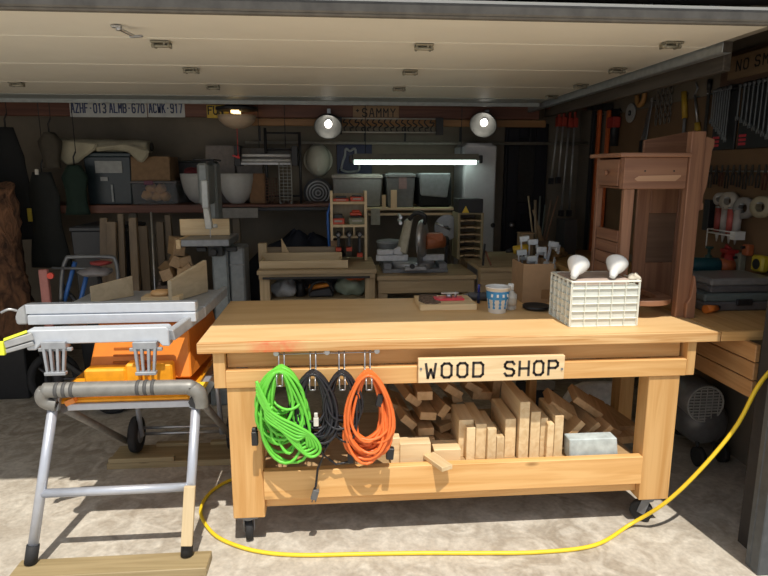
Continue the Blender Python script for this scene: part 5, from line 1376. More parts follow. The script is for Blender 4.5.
# black pipe stand (two uprights with cross bars)
t = thing('garment_stand', 'black pipe frame with two uprights standing on the shelf', 'frame')
xA, xB = aty(266, 160, 4.99).x, aty(300, 160, 4.99).x
for x, top in ((xA, 128), (xB, 132)): m = MB(); m.cyl((x, 5.0, zz), (x, 5.0, aty(266, top, 5.0).z), .012, seg=10); m.build('upright', BLACK, t)
for py in (133, 150, 196): m = MB(); z = aty(280, py, 5.0).z; m.cyl((xA, 5.0, z), (xB, 5.0, z), .008, seg=8); m.build('crossbar', BLACK, t)
settle(t)
# hard hat, dartboard, blue sign
t = thing('hard_hat', 'pale hard hat hanging on the back wall above the dartboard', 'hard hat')
p = aty(318, 160, 5.40)
m = MB(); rings = []
for j, (r_, d_) in enumerate(((.125, 0), (.122, .03), (.112, .06), (.092, .09), (.06, .11), (.02, .118))):
    rings.append([m.bm.verts.new((p.x+math.cos(a)*r_*.88, 5.44-d_, p.z+math.sin(a)*r_*1.15)) for a in [2*PI*i/28 for i in range(28)]])
m.skin(rings); m.build('shell', plain('ivory_plastic', (.62,.61,.50), .4, var=.03), t)
m = MB(); m.lathe([(.110, .0), (.128, .0), (.128, .006), (.110, .006)], (p.x, 5.44, p.z-.0), (0,-1,0), seg=28, caps=False); m.build('brim', plain('ivory_plastic', (.62,.61,.50), .4), t)
m = MB(.002); m.box(p.x-.008, p.x+.008, 5.325, 5.335, p.z-.10, p.z+.04); m.build('ridge', plain('ivory_plastic', (.62,.61,.50), .4), t)
m = MB(); m.cyl((p.x, 5.44, p.z), (p.x, 5.499, p.z), .01, seg=8); m.build('peg', BLACK, t); settle(t)
t = thing('dartboard', 'black round target board with white rings on the back wall', 'target board')
p = aty(318, 193, 5.38); m = MB(); m.cyl((p.x, 5.40, p.z), (p.x, 5.42, p.z), .128, seg=40); m.build('board', BLACK, t)
m = MB()
for r_ in (.022, .048, .074, .100): m.lathe([(r_-.006, .0), (r_+.006, .0), (r_+.006, .003), (r_-.006, .003)], (p.x, 5.4, p.z), (0,-1,0), seg=40, caps=False)
m.build('rings', plain('ring_white', (.62,.63,.64), .6), t)
m = MB(); m.cyl((p.x, 5.42, p.z+.09), (p.x, 5.499, p.z+.09), .008, seg=8); m.build('peg', BLACK, t); settle(t)
t = thing('blue_sign', 'dark blue board with a pale round outline behind the tube light', 'sign')
x0, x1, z0, z1 = rect(337, 144, 372, 174, 5.45); m = MB(.003); m.box(x0, x1, 5.47, 5.499, z0, z1); m.build('board', plain('sign_navy', (.015,.02,.07), .5), t)
m = MB(); cx_, cz_ = (x0+x1)/2-.04, (z0+z1)/2
m.tube(spline([Vector((cx_+a*.9, 5.466, cz_+b)) for a, b in ((-.09,-.09),(-.07,-.02),(-.05,.03),(-.04,.09),(.0,.07),(.05,.09),(.06,.03),(.08,-.02),(.09,-.09),(.04,-.11),(-.04,-.11),(-.09,-.09))], 4), .011, seg=6); m.build('white_outline', plain('sign_white', (.36,.36,.36), .6), t); settle(t)
# black tool hanging above the rack
t = thing('hanging_charger', 'small black device hanging on the wall above the drill rack', 'device'); p = aty(341, 183, 5.4)
m = MB(.006); m.box(p.x-.03, p.x+.03, 5.44, 5.49, p.z-.06, p.z+.05); m.build('body', BLACK, t); m = MB(); m.tube([(p.x, 5.465, p.z+.05), (p.x-.01, 5.47, p.z+.12), (p.x, 5.49, p.z+.16)], .005); m.build('wire', BLACK, t); settle(t)

# ---- under and in front of the shelf
t, *_ = tote('storage_tote', 'black tote on the floor under the red shelf', 'storage bin', 66, 226, 126, 4.35, .45, .62, plain('black_tote', (.02,.022,.026), .45), plain('black_tote_lid', (.03,.033,.038), .45)); settle(t)
t, *_ = tote('storage_tote', 'lower black tote standing on the floor beneath the other', 'storage bin', 64, 309, 128, 4.33, .47, .0005, plain('black_tote', (.02,.022,.026), .45), plain('black_tote_lid', (.03,.033,.038), .45))
for o in t.children: pass
settle(t)
LUM = [(104, 218, 4.62, 'x', .05, .03), (112, 222, 4.60, 'x', .06, .04), (121, 214, 4.64, 'x', .04, .03), (133, 218, 4.55, 'x', .05, .04), (143, 226, 4.60, 'x', .06, .03), (160, 222, 4.62, 'x', .05, .03), (168, 215, 4.66, 'x', .04, .04)]
labs = ['leftmost tall stick leaning under the shelf', 'second tall stick from the left under the shelf', 'thin tall stick under the shelf beside the post', 'pale tall board leaning under the shelf', 'broad dim board leaning left of the bandsaw', 'dim stick close to the bandsaw fence', 'thin dim stick behind the bandsaw fence']
for k, ((px, py, Y, _, w, d), lab) in enumerate(zip(LUM, labs)):
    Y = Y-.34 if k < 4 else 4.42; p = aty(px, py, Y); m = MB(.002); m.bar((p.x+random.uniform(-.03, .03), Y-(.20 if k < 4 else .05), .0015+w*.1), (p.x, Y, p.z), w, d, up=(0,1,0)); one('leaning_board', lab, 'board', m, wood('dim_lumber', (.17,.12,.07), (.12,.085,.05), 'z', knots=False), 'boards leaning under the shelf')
m = MB(); p = aty(151, 212, 4.2); m.cyl((p.x, 4.1, .0), (p.x, 4.2, p.z), .007, seg=8); one('steel_rod', 'thin steel rod standing upright left of the bandsaw', 'rod', m, STEEL)
# chopped offcuts on a crate
t = thing('log_bin', 'dark crate on the floor holding short offcuts, left of the bandsaw', 'crate'); x0, x1, z0, z1 = rect(158, 284, 194, 300, 4.0)
zc_ = aty(180, 282, 4.0).z
m = MB(.004)
for k in range(4): m.box(x0, x1, 4.0, 4.02, .02+k*zc_/4, .02+k*zc_/4+zc_/5); m.box(x0, x1, 4.30, 4.32, .02+k*zc_/4, .02+k*zc_/4+zc_/5)
m.build('slats', plain('dark_crate_wood', (.07,.05,.04), .8), t)
m = MB(.003); m.box(x0, x0+.02, 4.021, 4.299, 0, zc_); m.box(x1-.02, x1, 4.021, 4.299, 0, zc_); m.box(x0+.02, x1-.02, 4.021, 4.299, zc_-.06, zc_-.04); m.build('frame', plain('dark_crate_wood', (.07,.05,.04), .8), t); settle(t)
OC = [(168, 276, -.3), (181, 275, .2), (190, 270, -.6), (172, 262, .5), (185, 262, -.2), (176, 250, .15), (166, 268, .9)]
ocl = ['bottom left', 'bottom middle', 'right, tilted', 'middle left, tilted', 'middle right', 'topmost upright', 'leftmost slanting']
for k, ((px, py, r_), lab) in enumerate(zip(OC, ocl)):
    p = aty(px, py, 4.03+.03*k); m = MB(.002); m.obox((0,0,0), (.075, .16, .075 if k != 5 else .12)); o = m.build('short_offcut', wood('offcut_wood', (.42,.28,.15), (.33,.21,.11), 'y', knots=False)); o.location = (p.x, 4.11+.012*k, p.z-.03); o.rotation_euler = (0, r_, .1*k)
    tag(o, lab+' offcut in the heap left of the bandsaw', 'offcut', 'short offcuts left of the bandsaw')

# ---- bandsaw
def bandsaw():
    t = thing('bandsaw', 'grey floor bandsaw with a pale wooden fence on its table', 'bandsaw')
    Y = 4.05
    X = lambda px, y=Y: aty(px, 200, y).x
    Z = lambda py, y=Y: aty(205, py, y).z
    BS = plain('bandsaw_grey', (.24,.27,.28), .45, .2)
    m = MB(.012); m.box(X(205, 4.0), X(222, 4.0), 4.10, 4.40, .12, Z(246)-.02); m.build('pedestal', BS, t)
    m = MB(.01); m.box(X(203)-.02, X(238)+.02, 4.02, 4.48, 0, .12); m.build('base', BS, t)
    m = MB(.012); m.box(X(224), X(240), 4.12, 4.36, .12, Z(249)); m.build('motor_housing', plain('motor_grey', (.22,.24,.25), .45, .2), t)
    m = MB(.002); m.box(X(224)+.002, X(240)-.002, 4.112, 4.119, Z(266)-.008, Z(266)); m.build('trim_strip', STEEL, t)
    m = MB(.004); zt = Z(238); m.box(X(178, 3.95), X(227, 3.95), 3.95, 4.35, zt-.045, zt); m.build('table', plain('cast_table', (.25,.26,.27), .4, .5), t)
    m = MB(.004); m.box(X(206), X(221), 4.02, 4.30, zt-.12, zt-.046); m.cyl((X(212), 3.99, zt-.09), (X(212), 4.02, zt-.09), .025, seg=12); m.box(X(194), X(204), 4.03, 4.06, zt-.09, zt-.06); m.box(X(224), X(235), 4.03, 4.06, zt-.09, zt-.06); m.build('trunnion', plain('black_iron', (.03,.03,.03), .5, .3), t)
    m = MB(.003); m.box(X(178, 4.2)-.0, X(228, 4.2), 4.20, 4.22, zt+.001, Z(219, 4.2)); m.build('fence_board', fresh('x'), t)
    m = MB(.003); m.box(X(176, 3.95)-.02, X(178, 3.95)-.002, 3.95, 4.33, zt-.06, zt+.0); m.build('table_edge_strip', fresh('y'), t)
    # C-shaped arm above
    m = MB(.02); m.box(X(204, 4.12), X(214, 4.12), 4.24, 4.42, Z(238), Z(161, 4.2)); m.build('column', plain('cover_grey', (.20,.22,.22), .4, .2), t)
    m = MB(.015); m.box(X(201, 4.10), X(212, 4.10), 4.02, 4.235, Z(205), Z(163)); m.build('upper_wheel_cover', plain('cover_grey', (.14,.155,.155), .4, .2), t)
    m = MB(.006); m.box(X(202, 4.0), X(209, 4.0), 3.985, 4.018, Z(208), Z(180)); m.build('guard', plain('guard_bright', (.42,.44,.43), .4, .3), t)
    m = MB(.005); m.pts8([(X(204), 4.04, Z(229)), (X(211), 4.04, Z(229)), (X(211), 4.09, Z(229)), (X(204), 4.09, Z(229)), (X(202.5), 4.04, Z(206)), (X(208), 4.04, Z(206)), (X(208), 4.09, Z(206)), (X(202.5), 4.09, Z(206))]); m.cyl((X(212), 4.05, Z(226)), (X(216), 4.05, Z(226)), .014, seg=10); m.build('blade_guide', plain('guide_white', (.55,.56,.53), .4), t)
    m = MB(); m.box(X(208), X(208)+.003, 4.055, 4.062, zt-.04, Z(229)); m.build('blade', STEEL, t)
    m = MB(.004); m.box(X(195, 4.1), X(216, 4.1), 4.1, 4.36, Z(161, 4.2), Z(161, 4.2)+.012); m.build('top_plate', BLACK, t)
    settle(t)
bandsaw()
# dark cloth heap under the shelf, behind the back bench
m = MB(); p = aty(300, 232, 4.98); m.blob((p.x, 5.15, .0+aty(300, 245, 5.15).z*.5), (1.0, .30, aty(300, 222, 5.1).z*1.0), 8, .06, n=16, zmin=.001); one('tarp_heap', 'dark blue tarp heaped under the shelf behind the back bench', 'tarp', m, plain('dark_blue_tarp', (.022,.026,.04), .8, scale=6, bump=.8))

# ================================================================ FAR LEFT
def bark_slab():
    m = MB(); rnd = random.Random(2); rings = []
    p = aty(5, 380, 3.3); x0 = aty(9, 300, 4.4).x+.06
    n = 26; H = aty(8, 186, 4.4).z
    for k in range(n+1):
        z = .385+(H-.385)*k/n; ring = []
        for i in range(22):
            a = 2*PI*i/22; r = .19*(1+.10*math.sin(3*a+k*.3)+.08*rnd.uniform(-1, 1))*(1-.18*k/n)
            ring.append(m.bm.verts.new((x0-.11+math.cos(a)*r*1.05-.03*k/n, 4.45+math.sin(a)*r*.6, z+(.03*math.sin(a*2)if k == n else 0))))
        rings.append(ring)
    m.skin(rings)
    BARK, n_, l_, b_ = _new('tree_bark')
    v, tc = _coord(n_, l_, (9, 9, 4), False)
    nz = n_.new('ShaderNodeTexNoise'); nz.inputs['Scale'].default_value = 1.6; nz.inputs['Detail'].default_value = 8; nz.inputs['Distortion'].default_value = 1.4; l_.new(v, nz.inputs['Vector'])
    rp = n_.new('ShaderNodeValToRGB'); e = rp.color_ramp.elements; e[0].position = .35; e[0].color = (.03,.014,.008,1); e[1].position = .70; e[1].color = (.21,.10,.05,1)
    l_.new(nz.outputs['Fac'], rp.inputs['Fac']); l_.new(rp.outputs[0], b_.inputs['Base Color']); b_.inputs['Roughness'].default_value = .95
    bp = n_.new('ShaderNodeBump'); bp.inputs['Strength'].default_value = 1; bp.inputs['Distance'].default_value = .03; l_.new(nz.outputs['Fac'], bp.inputs['Height']); l_.new(bp.outputs[0], b_.inputs['Normal'])
    one('bark_log', 'tall reddish brown bark covered log standing at the far left', 'log', m, BARK)
bark_slab()
m = MB(.008); xq_ = aty(6, 380, 4.3).x; m.box(xq_-.35, xq_+.17, 4.26, 4.66, .0005, .384); one('dark_crate', 'black crate on the floor carrying the bark log at the far left', 'crate', m, BLACK)
# garment bags and clothes hanging on the left
def hung(name, lab, cat, px0, py0, px1, py1, Y, mat, seed, depth=.09, extra=None):
    x0, x1, z0, z1 = rect(px0, py0, px1, py1, Y); t = thing(name, lab, cat, 'dark things hanging at the left')
    m = MB(); rnd = random.Random(seed); rings = []; n = 12
    for k in range(n+1):
        f = k/n; z = z0+(z1-z0)*f; ring = []
        wd = (x1-x0)/2*(1-.55*max(0, f-.75)/.25)*(.85+.15*math.sin(f*5+seed))
        for i in range(20):
            a = 2*PI*i/20; q = 1+.07*math.sin(5*a+seed+f*2)
            ring.append(m.bm.verts.new(((x0+x1)/2+math.cos(a)*wd*q, Y+depth/2+math.sin(a)*depth/2*q, z)))
        rings.append(ring)
    m.skin(rings); m.build('body', mat, t)
    m = MB(); xc_ = (x0+x1)/2; m.tube([(xc_, Y+depth/2, z1-.01), (xc_, Y+depth/2, z1+.06), (xc_+.02, Y+depth/2, z1+.10)], .006); m.cyl((xc_+.02, Y+depth/2, z1+.10), (xc_+.02, Y+depth/2, 2.6), .003, seg=6); m.build('hook', BLACK, t)
    if extra: extra(t, x0, x1, z0, z1)
    settle(t)
hung('dark_coat', 'black coat hanging above the bark log at the far left', 'coat', -6, 127, 24, 240, 4.76, DKCLOTH, 1)
def ex(t, x0, x1, z0, z1):
    c = aty(29, 215, 4.74); m = MB(.003); m.box(c.x-.015, c.x+.015, 4.745, 4.76, c.z-.05, c.z+.05); m.build('yellow_tag', plain('tag_yellow', (.45,.35,.04), .6), t)
    c = aty(36, 172, 4.74); m = MB(.002); m.box(c.x-.012, c.x+.012, 4.745, 4.76, c.z-.02, c.z+.02); m.build('white_tag', OFFW, t)
hung('garment_bag', 'long dark bag with a small yellow tag, hanging beside the log', 'bag', 29, 172, 60, 268, 4.76, plain('dark_olive_cloth', (.012,.014,.013), .85, scale=12, bump=.4), 2, extra=ex)
hung('green_jacket', 'dark green jacket hanging left of the large teal bin', 'jacket', 62, 165, 86, 215, 4.76, plain('dark_green_cloth', (.006,.022,.014), .85, bump=.4), 3)
hung('brown_jacket', 'dark brownish sack hanging behind the canvas roll', 'sack', 38, 132, 58, 168, 4.76, plain('dark_brown_cloth', (.05,.042,.03), .85, bump=.4), 4)
# cart / trike behind the saw: grey handle frame, blue braces, wheels
def cart():
    t = thing('hand_cart', 'black wheeled cart with grey tube handle and blue braces behind the saw', 'cart')
    P = lambda px, py, Y: aty(px, py, Y)
    GT = plain('cart_grey_tube', (.16,.17,.18), .4, .5)
    m = MB(); a = P(62, 275, 3.9); b = P(66, 260, 3.9); c = P(115, 260, 3.9); d = P(118, 275, 3.9)
    m.tube(spline([P(61, 300, 3.9), a, b, P(72, 257, 3.9), P(108, 257, 3.9), c, d, P(118, 300, 3.9)], 5), .013, seg=10); m.build('handle', GT, t)
    m = MB(); m.cyl(P(52, 268, 3.88), P(112, 269, 3.88), .008); m.build('crossbar', GT, t)
    CB = plain('cart_blue', (.03,.12,.38), .4)
    for q in (((75, 262, 3.92), (62, 310, 3.92)), ((88, 270, 3.92), (76, 320, 3.92)), ((62, 285, 3.94), (92, 320, 3.94)), ((98, 268, 3.94), (108, 330, 3.94))):
        m = MB(); m.cyl(P(*q[0]), P(*q[1]), .014, seg=10); m.build('brace', CB if q[0][0] in (75, 88) else BLACK, t)
    m = MB(.004); x0, x1, z0, z1 = rect(41, 270, 46, 306, 3.85); m.box(x0, x1, 3.86, 3.89, z0-.3, z1); m.build('pink_post', plain('dusty_pink', (.42,.17,.15), .6), t)
    m = MB(); c = P(50, 276, 3.84); m.cyl((c.x, 3.84, c.z), (c.x, 3.86, c.z), .02, seg=12); m.build('reflector', plain('reflector_red', (.75,.06,.03), .3), t)
    m = MB(); c = P(96, 272, 3.86); m.blob(c, (.2, .14, .06), 3, .1, n=8); m.build('seat', plain('seat_grey', (.22,.21,.22), .5), t)
    m = MB(); c = P(100, 263, 3.88); m.blob(c, (.14, .1, .03), 5, .1, n=8); m.build('red_trim', plain('dull_red', (.25,.03,.03), .5), t)
    for px, Y, r in ((52, 4.15, .165), (110, 3.95, .12)):
        x = P(px, 355, Y).x; m = MB()
        ring = [(x+math.cos(a)*r*.85, Y+.03*math.cos(a), .001+r+.02+math.sin(a)*r) for a in [2*PI*k/32 for k in range(32)]]
        m.tube(ring, .028, seg=10, closed=True); w = m.build('wheel', RUBBER, t)
        m = MB(); m.lathe([(.02, -.04), (.06, -.02), (.06, .02), (.02, .04)], (x, Y, r+.02), (0,1,0), seg=16)
        for k in range(5):
            a = 2*PI*k/5; m.bar((x, Y, r+.02), (x+math.cos(a)*r*.84, Y, r+.02+math.sin(a)*r), .018, .012)
        sub(m.build('wheel_hub', plain('hub_grey', (.10,.10,.11), .5, .3), t), w)
    a, b = P(52, 355, 4.15), P(110, 355, 3.95)
    m = MB(.004); m.bar((a.x, 4.09, .185), (a.x+.05, 3.9, .50), .03, .03); m.bar((a.x+.05, 3.9, .50), (b.x, 3.92, .14), .03, .03); m.bar((a.x+.05, 3.9, .5), (P(62, 300, 3.9)), .03, .03); m.build('frame', BLACK, t)
    settle(t)
cart()

# ================================================================ RIGHT SIDE
# bench along the right wall
t = thing('wall_bench', 'long bench along the right wall with plank side', 'workbench')
m = MB(.002); m.box(1.645, WX-.003, 2.378, 5.05, .888, .926); m.build('tabletop', pine('y'), t)
m = MB(.002); m.box(1.645, WX-.003, 2.356, 2.3775, .884, .926); m.build('edge_board', pine('x'), t)
for k in range(3):
    m = MB(.003); m.box(1.75, 1.772, 2.28, 5.0, .888-(k+1)*.080+.003, .888-k*.080-.002); m.build('side_plank', wood('amber_pine', (.50,.27,.11), (.38,.19,.07), 'y'), t)
for y in (2.50, 4.9):
    m = MB(.003); m.box(2.15, 2.24, y, y+.09, 0, .887); m.build('leg', pine('z'), t)
m = MB(.003); m.box(1.78, 1.86, 4.9, 4.98, 0, .887); m.build('leg', pine('z'), t)
settle(t)
# compressor beneath
def compressor():
    t = thing('air_compressor', 'grey air compressor with finned motor under the right bench', 'compressor')
    c = aty(704, 403, 2.93); x = c.x; zc = c.z+.02
    CG = plain('compressor_grey', (.22,.215,.21), .45, .2)
    m = MB(); m.lathe([(.02, -.24), (.10, -.22), (.130, -.17), (.135, -.1), (.135, .1), (.130, .17), (.10, .22), (.02, .24)], (x+.06, 3.14, .235), (.12, 1, 0), seg=28); m.build('tank', plain('tank_grey', (.13,.13,.135), .35, .2), t)
    m = MB(); m.lathe([(.04, -.01), (.09, 0), (.105, .02), (.105, .25), (.09, .27)], (x-.0, 2.93, zc-.02), (.12, 1, 0), seg=28); mo = m.build('motor', CG, t)
    m = MB()
    for k in range(11):
        z = -.085+k*.017; w = math.sqrt(max(.0001, .095**2-z*z)); m.box(x-w, x+w, 2.912, 2.922, zc-.02+z-.004, zc-.02+z+.004)
    for k in range(5):
        xx = -.07+k*.035; h = math.sqrt(.095**2-xx*xx); m.box(x+xx-.002, x+xx+.002, 2.908, 2.912, zc-.02-h, zc-.02+h)
    m.tube([(x+.1*math.cos(a), 2.915, zc-.02+.1*math.sin(a)) for a in [2*PI*k/28 for k in range(28)]], .006, seg=6, closed=True)
    sub(m.build('fan_grille', plain('grille_pale', (.36,.35,.33), .5), t), mo)
    m = MB(.004); m.box(x-.05, x+.12, 3.0, 3.2, .355, zc-.10); m.build('saddle', BLACK, t)
    for dx, dy in ((-.02, -.2), (.10, .2), (.14, -.16)):
        m = MB(); m.cyl((x+dx, 3.12+dy, .055), (x+dx+.03, 3.12+dy, .055), .054, seg=20); m.build('wheel', RUBBER, t)
    for q0, q1 in (((x+.14, 2.96, .055), (x+.06, 2.98, .18)), ((x+.10, 3.32, .055), (x+.04, 3.3, .18))):
        m = MB(); m.cyl(q0, q1, .012); m.build('axle_bracket', BLACK, t)
    m = MB(); m.cyl((x-.0, 2.92, .055), (x+.0, 2.98, .18), .012); m.build('axle_bracket', BLACK, t)
    settle(t)
compressor()
# white round-cornered panel behind the workbench and a dark slotted box
t = thing('white_basin', 'white rounded plastic panel leaning behind the workbench', 'panel')
x0, x1, z0, z1 = rect(556, 382, 634, 440, 3.55)
poly = [(x0, .02), (x0, z1-.20), (x0+.03, z1-.12), (x0+.09, z1-.03), (x0+.17, z1), (x1, z1), (x1, .02)]
m = MB(.006); m.prism(poly, 3.55, 3.59, 'xz'); m.build('panel', plain('panel_white', (.86,.85,.83), .6), t)
m = MB(); m.cyl((x1-.04, 3.549, z1-.03), (x1-.04, 3.54, z1-.03), .014, seg=12); m.build('bolt', BRASS, t)
m = MB(.004); m.box(x0+.1, x0+.16, 3.591, 3.75, 0, .03); m.box(x1-.16, x1-.1, 3.591, 3.75, 0, .03); m.box(x0, x1, 3.55, 3.59, 0, .0195); m.build('foot', BLACK, t); settle(t)
t = thing('dark_cabinet', 'dark low cabinet with a pale top seen under the workbench', 'cabinet')
x0, x1, z0, z1 = rect(531, 380, 556, 410, 3.6)
m = MB(.005); m.box(x0, x1-.01, 3.6, 3.95, .0005, z1-.06); m.build('body', plain('dark_blue_steel', (.02,.025,.04), .5), t)
m = MB(.004); m.box(x0, x1-.01, 3.58, 3.96, z1-.0595, z1); m.build('top', plain('pale_trim', (.32,.32,.31), .5), t); settle(t)

# pegboard on the right wall
PEGW = plain('brown_pegboard', (.17,.10,.05), .75, scale=5)
m = MB(.002); m.box(WX-.012, WX-.002, 2.6, 4.9, .98, 2.045)
bm_ = m; o = m.build('pegboard', PEGW); tag(o, 'brown pegboard covering the right wall above the bench', 'pegboard')
WF = WX-.013
def Xw(px, py, d=.0): return atx(px, py, WF-d)
# NO SMOKING sign
t = thing('warning_sign', 'wooden plank sign reading NO SMOKING high on the right wall', 'sign')
p = Xw(740, 66, .02); q = Xw(768, 56, .02)
z0, z1 = 2.12, 2.205
m = MB(.003); m.box(WF-.03, WF-.012, 2.3, 3.36, z0-.02, z1+.02); m.build('board', wood('sign_plank', (.24,.16,.09), (.19,.12,.07), 'y', knots=False), t)
m = MB(); letters(m, 'NO', (WF-.031, 3.285, z0+.02), (0,-1,0), (0,0,1), .052, adv=.06, sw=.15, depth=.0015, lw=1.0); m.build('lettering', BLACK, t); m = MB(); letters(m, 'SMOKING', (WF-.031, 3.285-.15, z0+.02), (0,-1,0), (0,0,1), .052, adv=.06, sw=.15, depth=.0015, lw=1.0); m.build('lettering', BLACK, t)
settle(t)
m = MB(.003); m.box(WF-.011, WX-.001, 2.3, 3.45, 2.05, 2.25); one('wall_board', 'dark board on the right wall behind the warning sign', 'board', m, wood('dark_wall_wood', (.13,.07,.04), (.08,.045,.03), 'y', knots=False))
# two wrench racks
def wrench_rack(y0, y1, lab):
    t = thing('wrench_rack', lab, 'tool rack', 'wrench racks on the right wall')
    z0, z1 = 1.72, 2.075
    m = MB(.004); m.box(WF-.016, WF-.001, y0, y1, z0, z1); m.build('backing_board', plain('rack_black', (.015,.015,.017), .5), t)
    m = MB(.003); m.box(WF-.04, WF-.0165, y0+.01, y1-.01, z1-.035, z1-.02); m.build('top_bar', BLACK, t)
    for k in range(3): 
        m = MB(.001); yy = y1-.075; m.box(WF-.018, WF-.0165, yy, y1-.015, z0+.02+k*.022, z0+.034+k*.022); m.build('red_mark', plain('mark_red', (.55,.03,.05), .5), t)
    settle(t)
    n = 8
    for k in range(n):
        L = .15+.016*k; y = y1-.03-(y1-y0-.06)*k/(n-1); r = .007+.0006*k
        w = thing('wrench', 'one of eight chrome wrenches hanging in the '+('far' if y0 > 3.2 else 'near')+' black rack', 'wrench', 'wrenches in the '+('far' if y0 > 3.2 else 'near')+' rack')
        zt_ = z1-.03; m = MB(.001); m.box(WF-.052, WF-.045, y-.004, y+.004, zt_-L, zt_); m.build('shank', plain('dim_chrome', (.22,.225,.23), .4, .85), w)
        m = MB(); m.lathe([(r*.55, -.004), (r*1.25, -.004), (r*1.25, .004), (r*.55, .004)], (WF-.048, y, zt_+r), (1,0,0), seg=14, caps=False); m.build('ring_end', plain('dim_chrome', (.22,.225,.23), .4, .85), w)
        m = MB(.0005); zb_ = zt_-L
        m.prism([(y-.006, zb_+.004), (y-.013, zb_-.008), (y-.010, zb_-.024), (y-.004, zb_-.022), (y-.005, zb_-.012), (y+.005, zb_-.012), (y+.004, zb_-.022), (y+.010, zb_-.024), (y+.013, zb_-.008), (y+.006, zb_+.004)], WF-.053, WF-.045, 'yz'); m.build('open_end', plain('dim_chrome', (.22,.225,.23), .4, .85), w)
        settle(w)
yw = [Xw(718, 100).y, Xw(741, 100).y, Xw(744, 100).y, Xw(768, 100).y-.1]
wrench_rack(yw[1], yw[0], 'farther black rack of wrenches with red marks on the right wall')
wrench_rack(yw[3]-.02, yw[2], 'nearer black rack of wrenches with red marks at the right edge')
# row of small pliers
t = thing('peg_rail', 'thin rail with hooks for pliers on the right wall', 'rail')
ya, yb_ = Xw(703, 170).y, Xw(768, 170).y-.15; zr_ = 1.60
m = MB(); m.cyl((WF-.02, ya, zr_), (WF-.02, yb_, zr_), .004, seg=8); m.build('rail', STEEL, t)
for y in (ya, (ya+yb_)/2, yb_): m = MB(); m.cyl((WF-.0005, y, zr_), (WF-.02, y, zr_), .004, seg=6); m.build('bracket', STEEL, t)
settle(t)
cols = [BLACK, BLACK, plain('dark_grey_grip', (.05,.045,.04), .5), BLACK, plain('dark_red_grip', (.07,.015,.01), .5), BLACK, BLACK]
for k in range(14):
    y = ya+(yb_-ya)*(k+.5)/14
    t = thing('pliers', 'one of a row of small pliers hanging on the right wall rail', 'pliers', 'pliers on the wall rail')
    m = MB(.001); m.prism([(y-.004, zr_+.035), (y+.004, zr_+.035), (y+.009, zr_+.0), (y+.006, zr_-.01), (y-.006, zr_-.01), (y-.009, zr_+.0)], WF-.034, WF-.026, 'yz'); m.build('jaws', plain('dark_steel', (.06,.055,.05), .5, .5), t)
    for s in (-1, 1):
        m = MB(); m.tube([(WF-.03, y+s*.004, zr_-.008), (WF-.03, y+s*.014, zr_-.03), (WF-.03, y+s*.011, zr_-.075-.01*(k % 3))], .0045, seg=7); m.build('handle', cols[k % 7], t)
    settle(t)
# tape rolls on a peg
def tape(px, py, r, w, lab, mat, d=.02):
    c = Xw(px, py, d+w/2); t = thing('tape_roll', lab, 'tape roll', 'rolls hung on the pegboard')
    m = MB(); m.lathe([(r*.45, -w/2), (r, -w/2), (r, w/2), (r*.45, w/2)], c, (1,.35,0), seg=28, caps=False); m.lathe([(r*.45, w/2), (r*.45, -w/2)], c, (1,.35,0), seg=28, caps=False); m.build('roll', mat, t)
    m = MB(); m.cyl((WF-.0005, c.y, c.z+r*.35), (WF-d-w-.01, c.y, c.z+r*.35), .004, seg=8); m.build('peg', STEEL, t); settle(t)
tape(730, 201, .050, .045, 'white tape roll with brown core on the pegboard', plain('tape_white', (.40,.37,.32), .5))
tape(745, 208, .058, .04, 'grey silver tape roll right of the white one', plain('tape_grey', (.27,.26,.25), .45), .01)
tape(721, 199, .036, .04, 'small pale roll left of the white tape roll', plain('tape_pale', (.34,.32,.30), .5), .01)
tape(763, 207, .056, .05, 'wide yellowish roll at the right end of the pegboard', plain('tape_cream', (.36,.32,.22), .5), .01)
# caulk tubes in a white wire rack
p = Xw(714, 232, .05); q = Xw(741, 232, .05)
t = thing('tube_rack', 'white wire rack holding sealant tubes on the pegboard', 'rack')
m = MB(); m.tube([(WF-.09, q.y, p.z), (WF-.09, p.y, p.z), (WF-.002, p.y, p.z)], .004, seg=6); m.tube([(WF-.09, q.y, p.z+.02), (WF-.09, p.y, p.z+.02), (WF-.002, p.y, p.z+.02)], .003, seg=6)
m.cyl((WF-.09, p.y+.0, p.z+.02), (WF-.09, p.y, p.z-.09), .004, seg=6); m.box(WF-.09, WF-.03, q.y-.01, q.y+.03, p.z-.02, p.z+.025); m.build('wire_frame', WHITE, t); settle(t)
for k in range(4):
    y = p.y-.03-(p.y-q.y-.05)*k/3.4
    t = thing('sealant_tube', ['leftmost', 'second', 'third', 'rightmost'][k]+' of four sealant tubes hanging nozzle down in the rack', 'sealant tube', 'sealant tubes in the rack')
    zt_ = p.z+.14; m = MB(); m.cyl((WF-.05, y, p.z+.005), (WF-.05, y, zt_), .021, seg=16); m.build('body', plain('tube_red_'+str(k % 2), ((.40,.08,.07), (.42,.38,.36))[k % 2], .5, scale=12, var=.3), t)
    m = MB(); m.cyl((WF-.05, y, p.z+.004), (WF-.05, y, p.z-.05), .012, .003, seg=12); m.build('nozzle', plain('nozzle_white', (.48,.46,.44), .4), t)
    m = MB(); m.cyl((WF-.05, y, zt_), (WF-.05, y, zt_+.01), .022, seg=16); m.build('end_cap', plain('cap_grey', (.3,.3,.3), .4), t); settle(t)
t = thing('black_case', 'narrow black holder left of the sealant tubes', 'holder'); c = Xw(709, 215, .02); m = MB(.003); m.box(WF-.04, WF-.001, c.y-.025, c.y+.03, c.z-.09, c.z+.09); m.build('body', BLACK, t); settle(t)
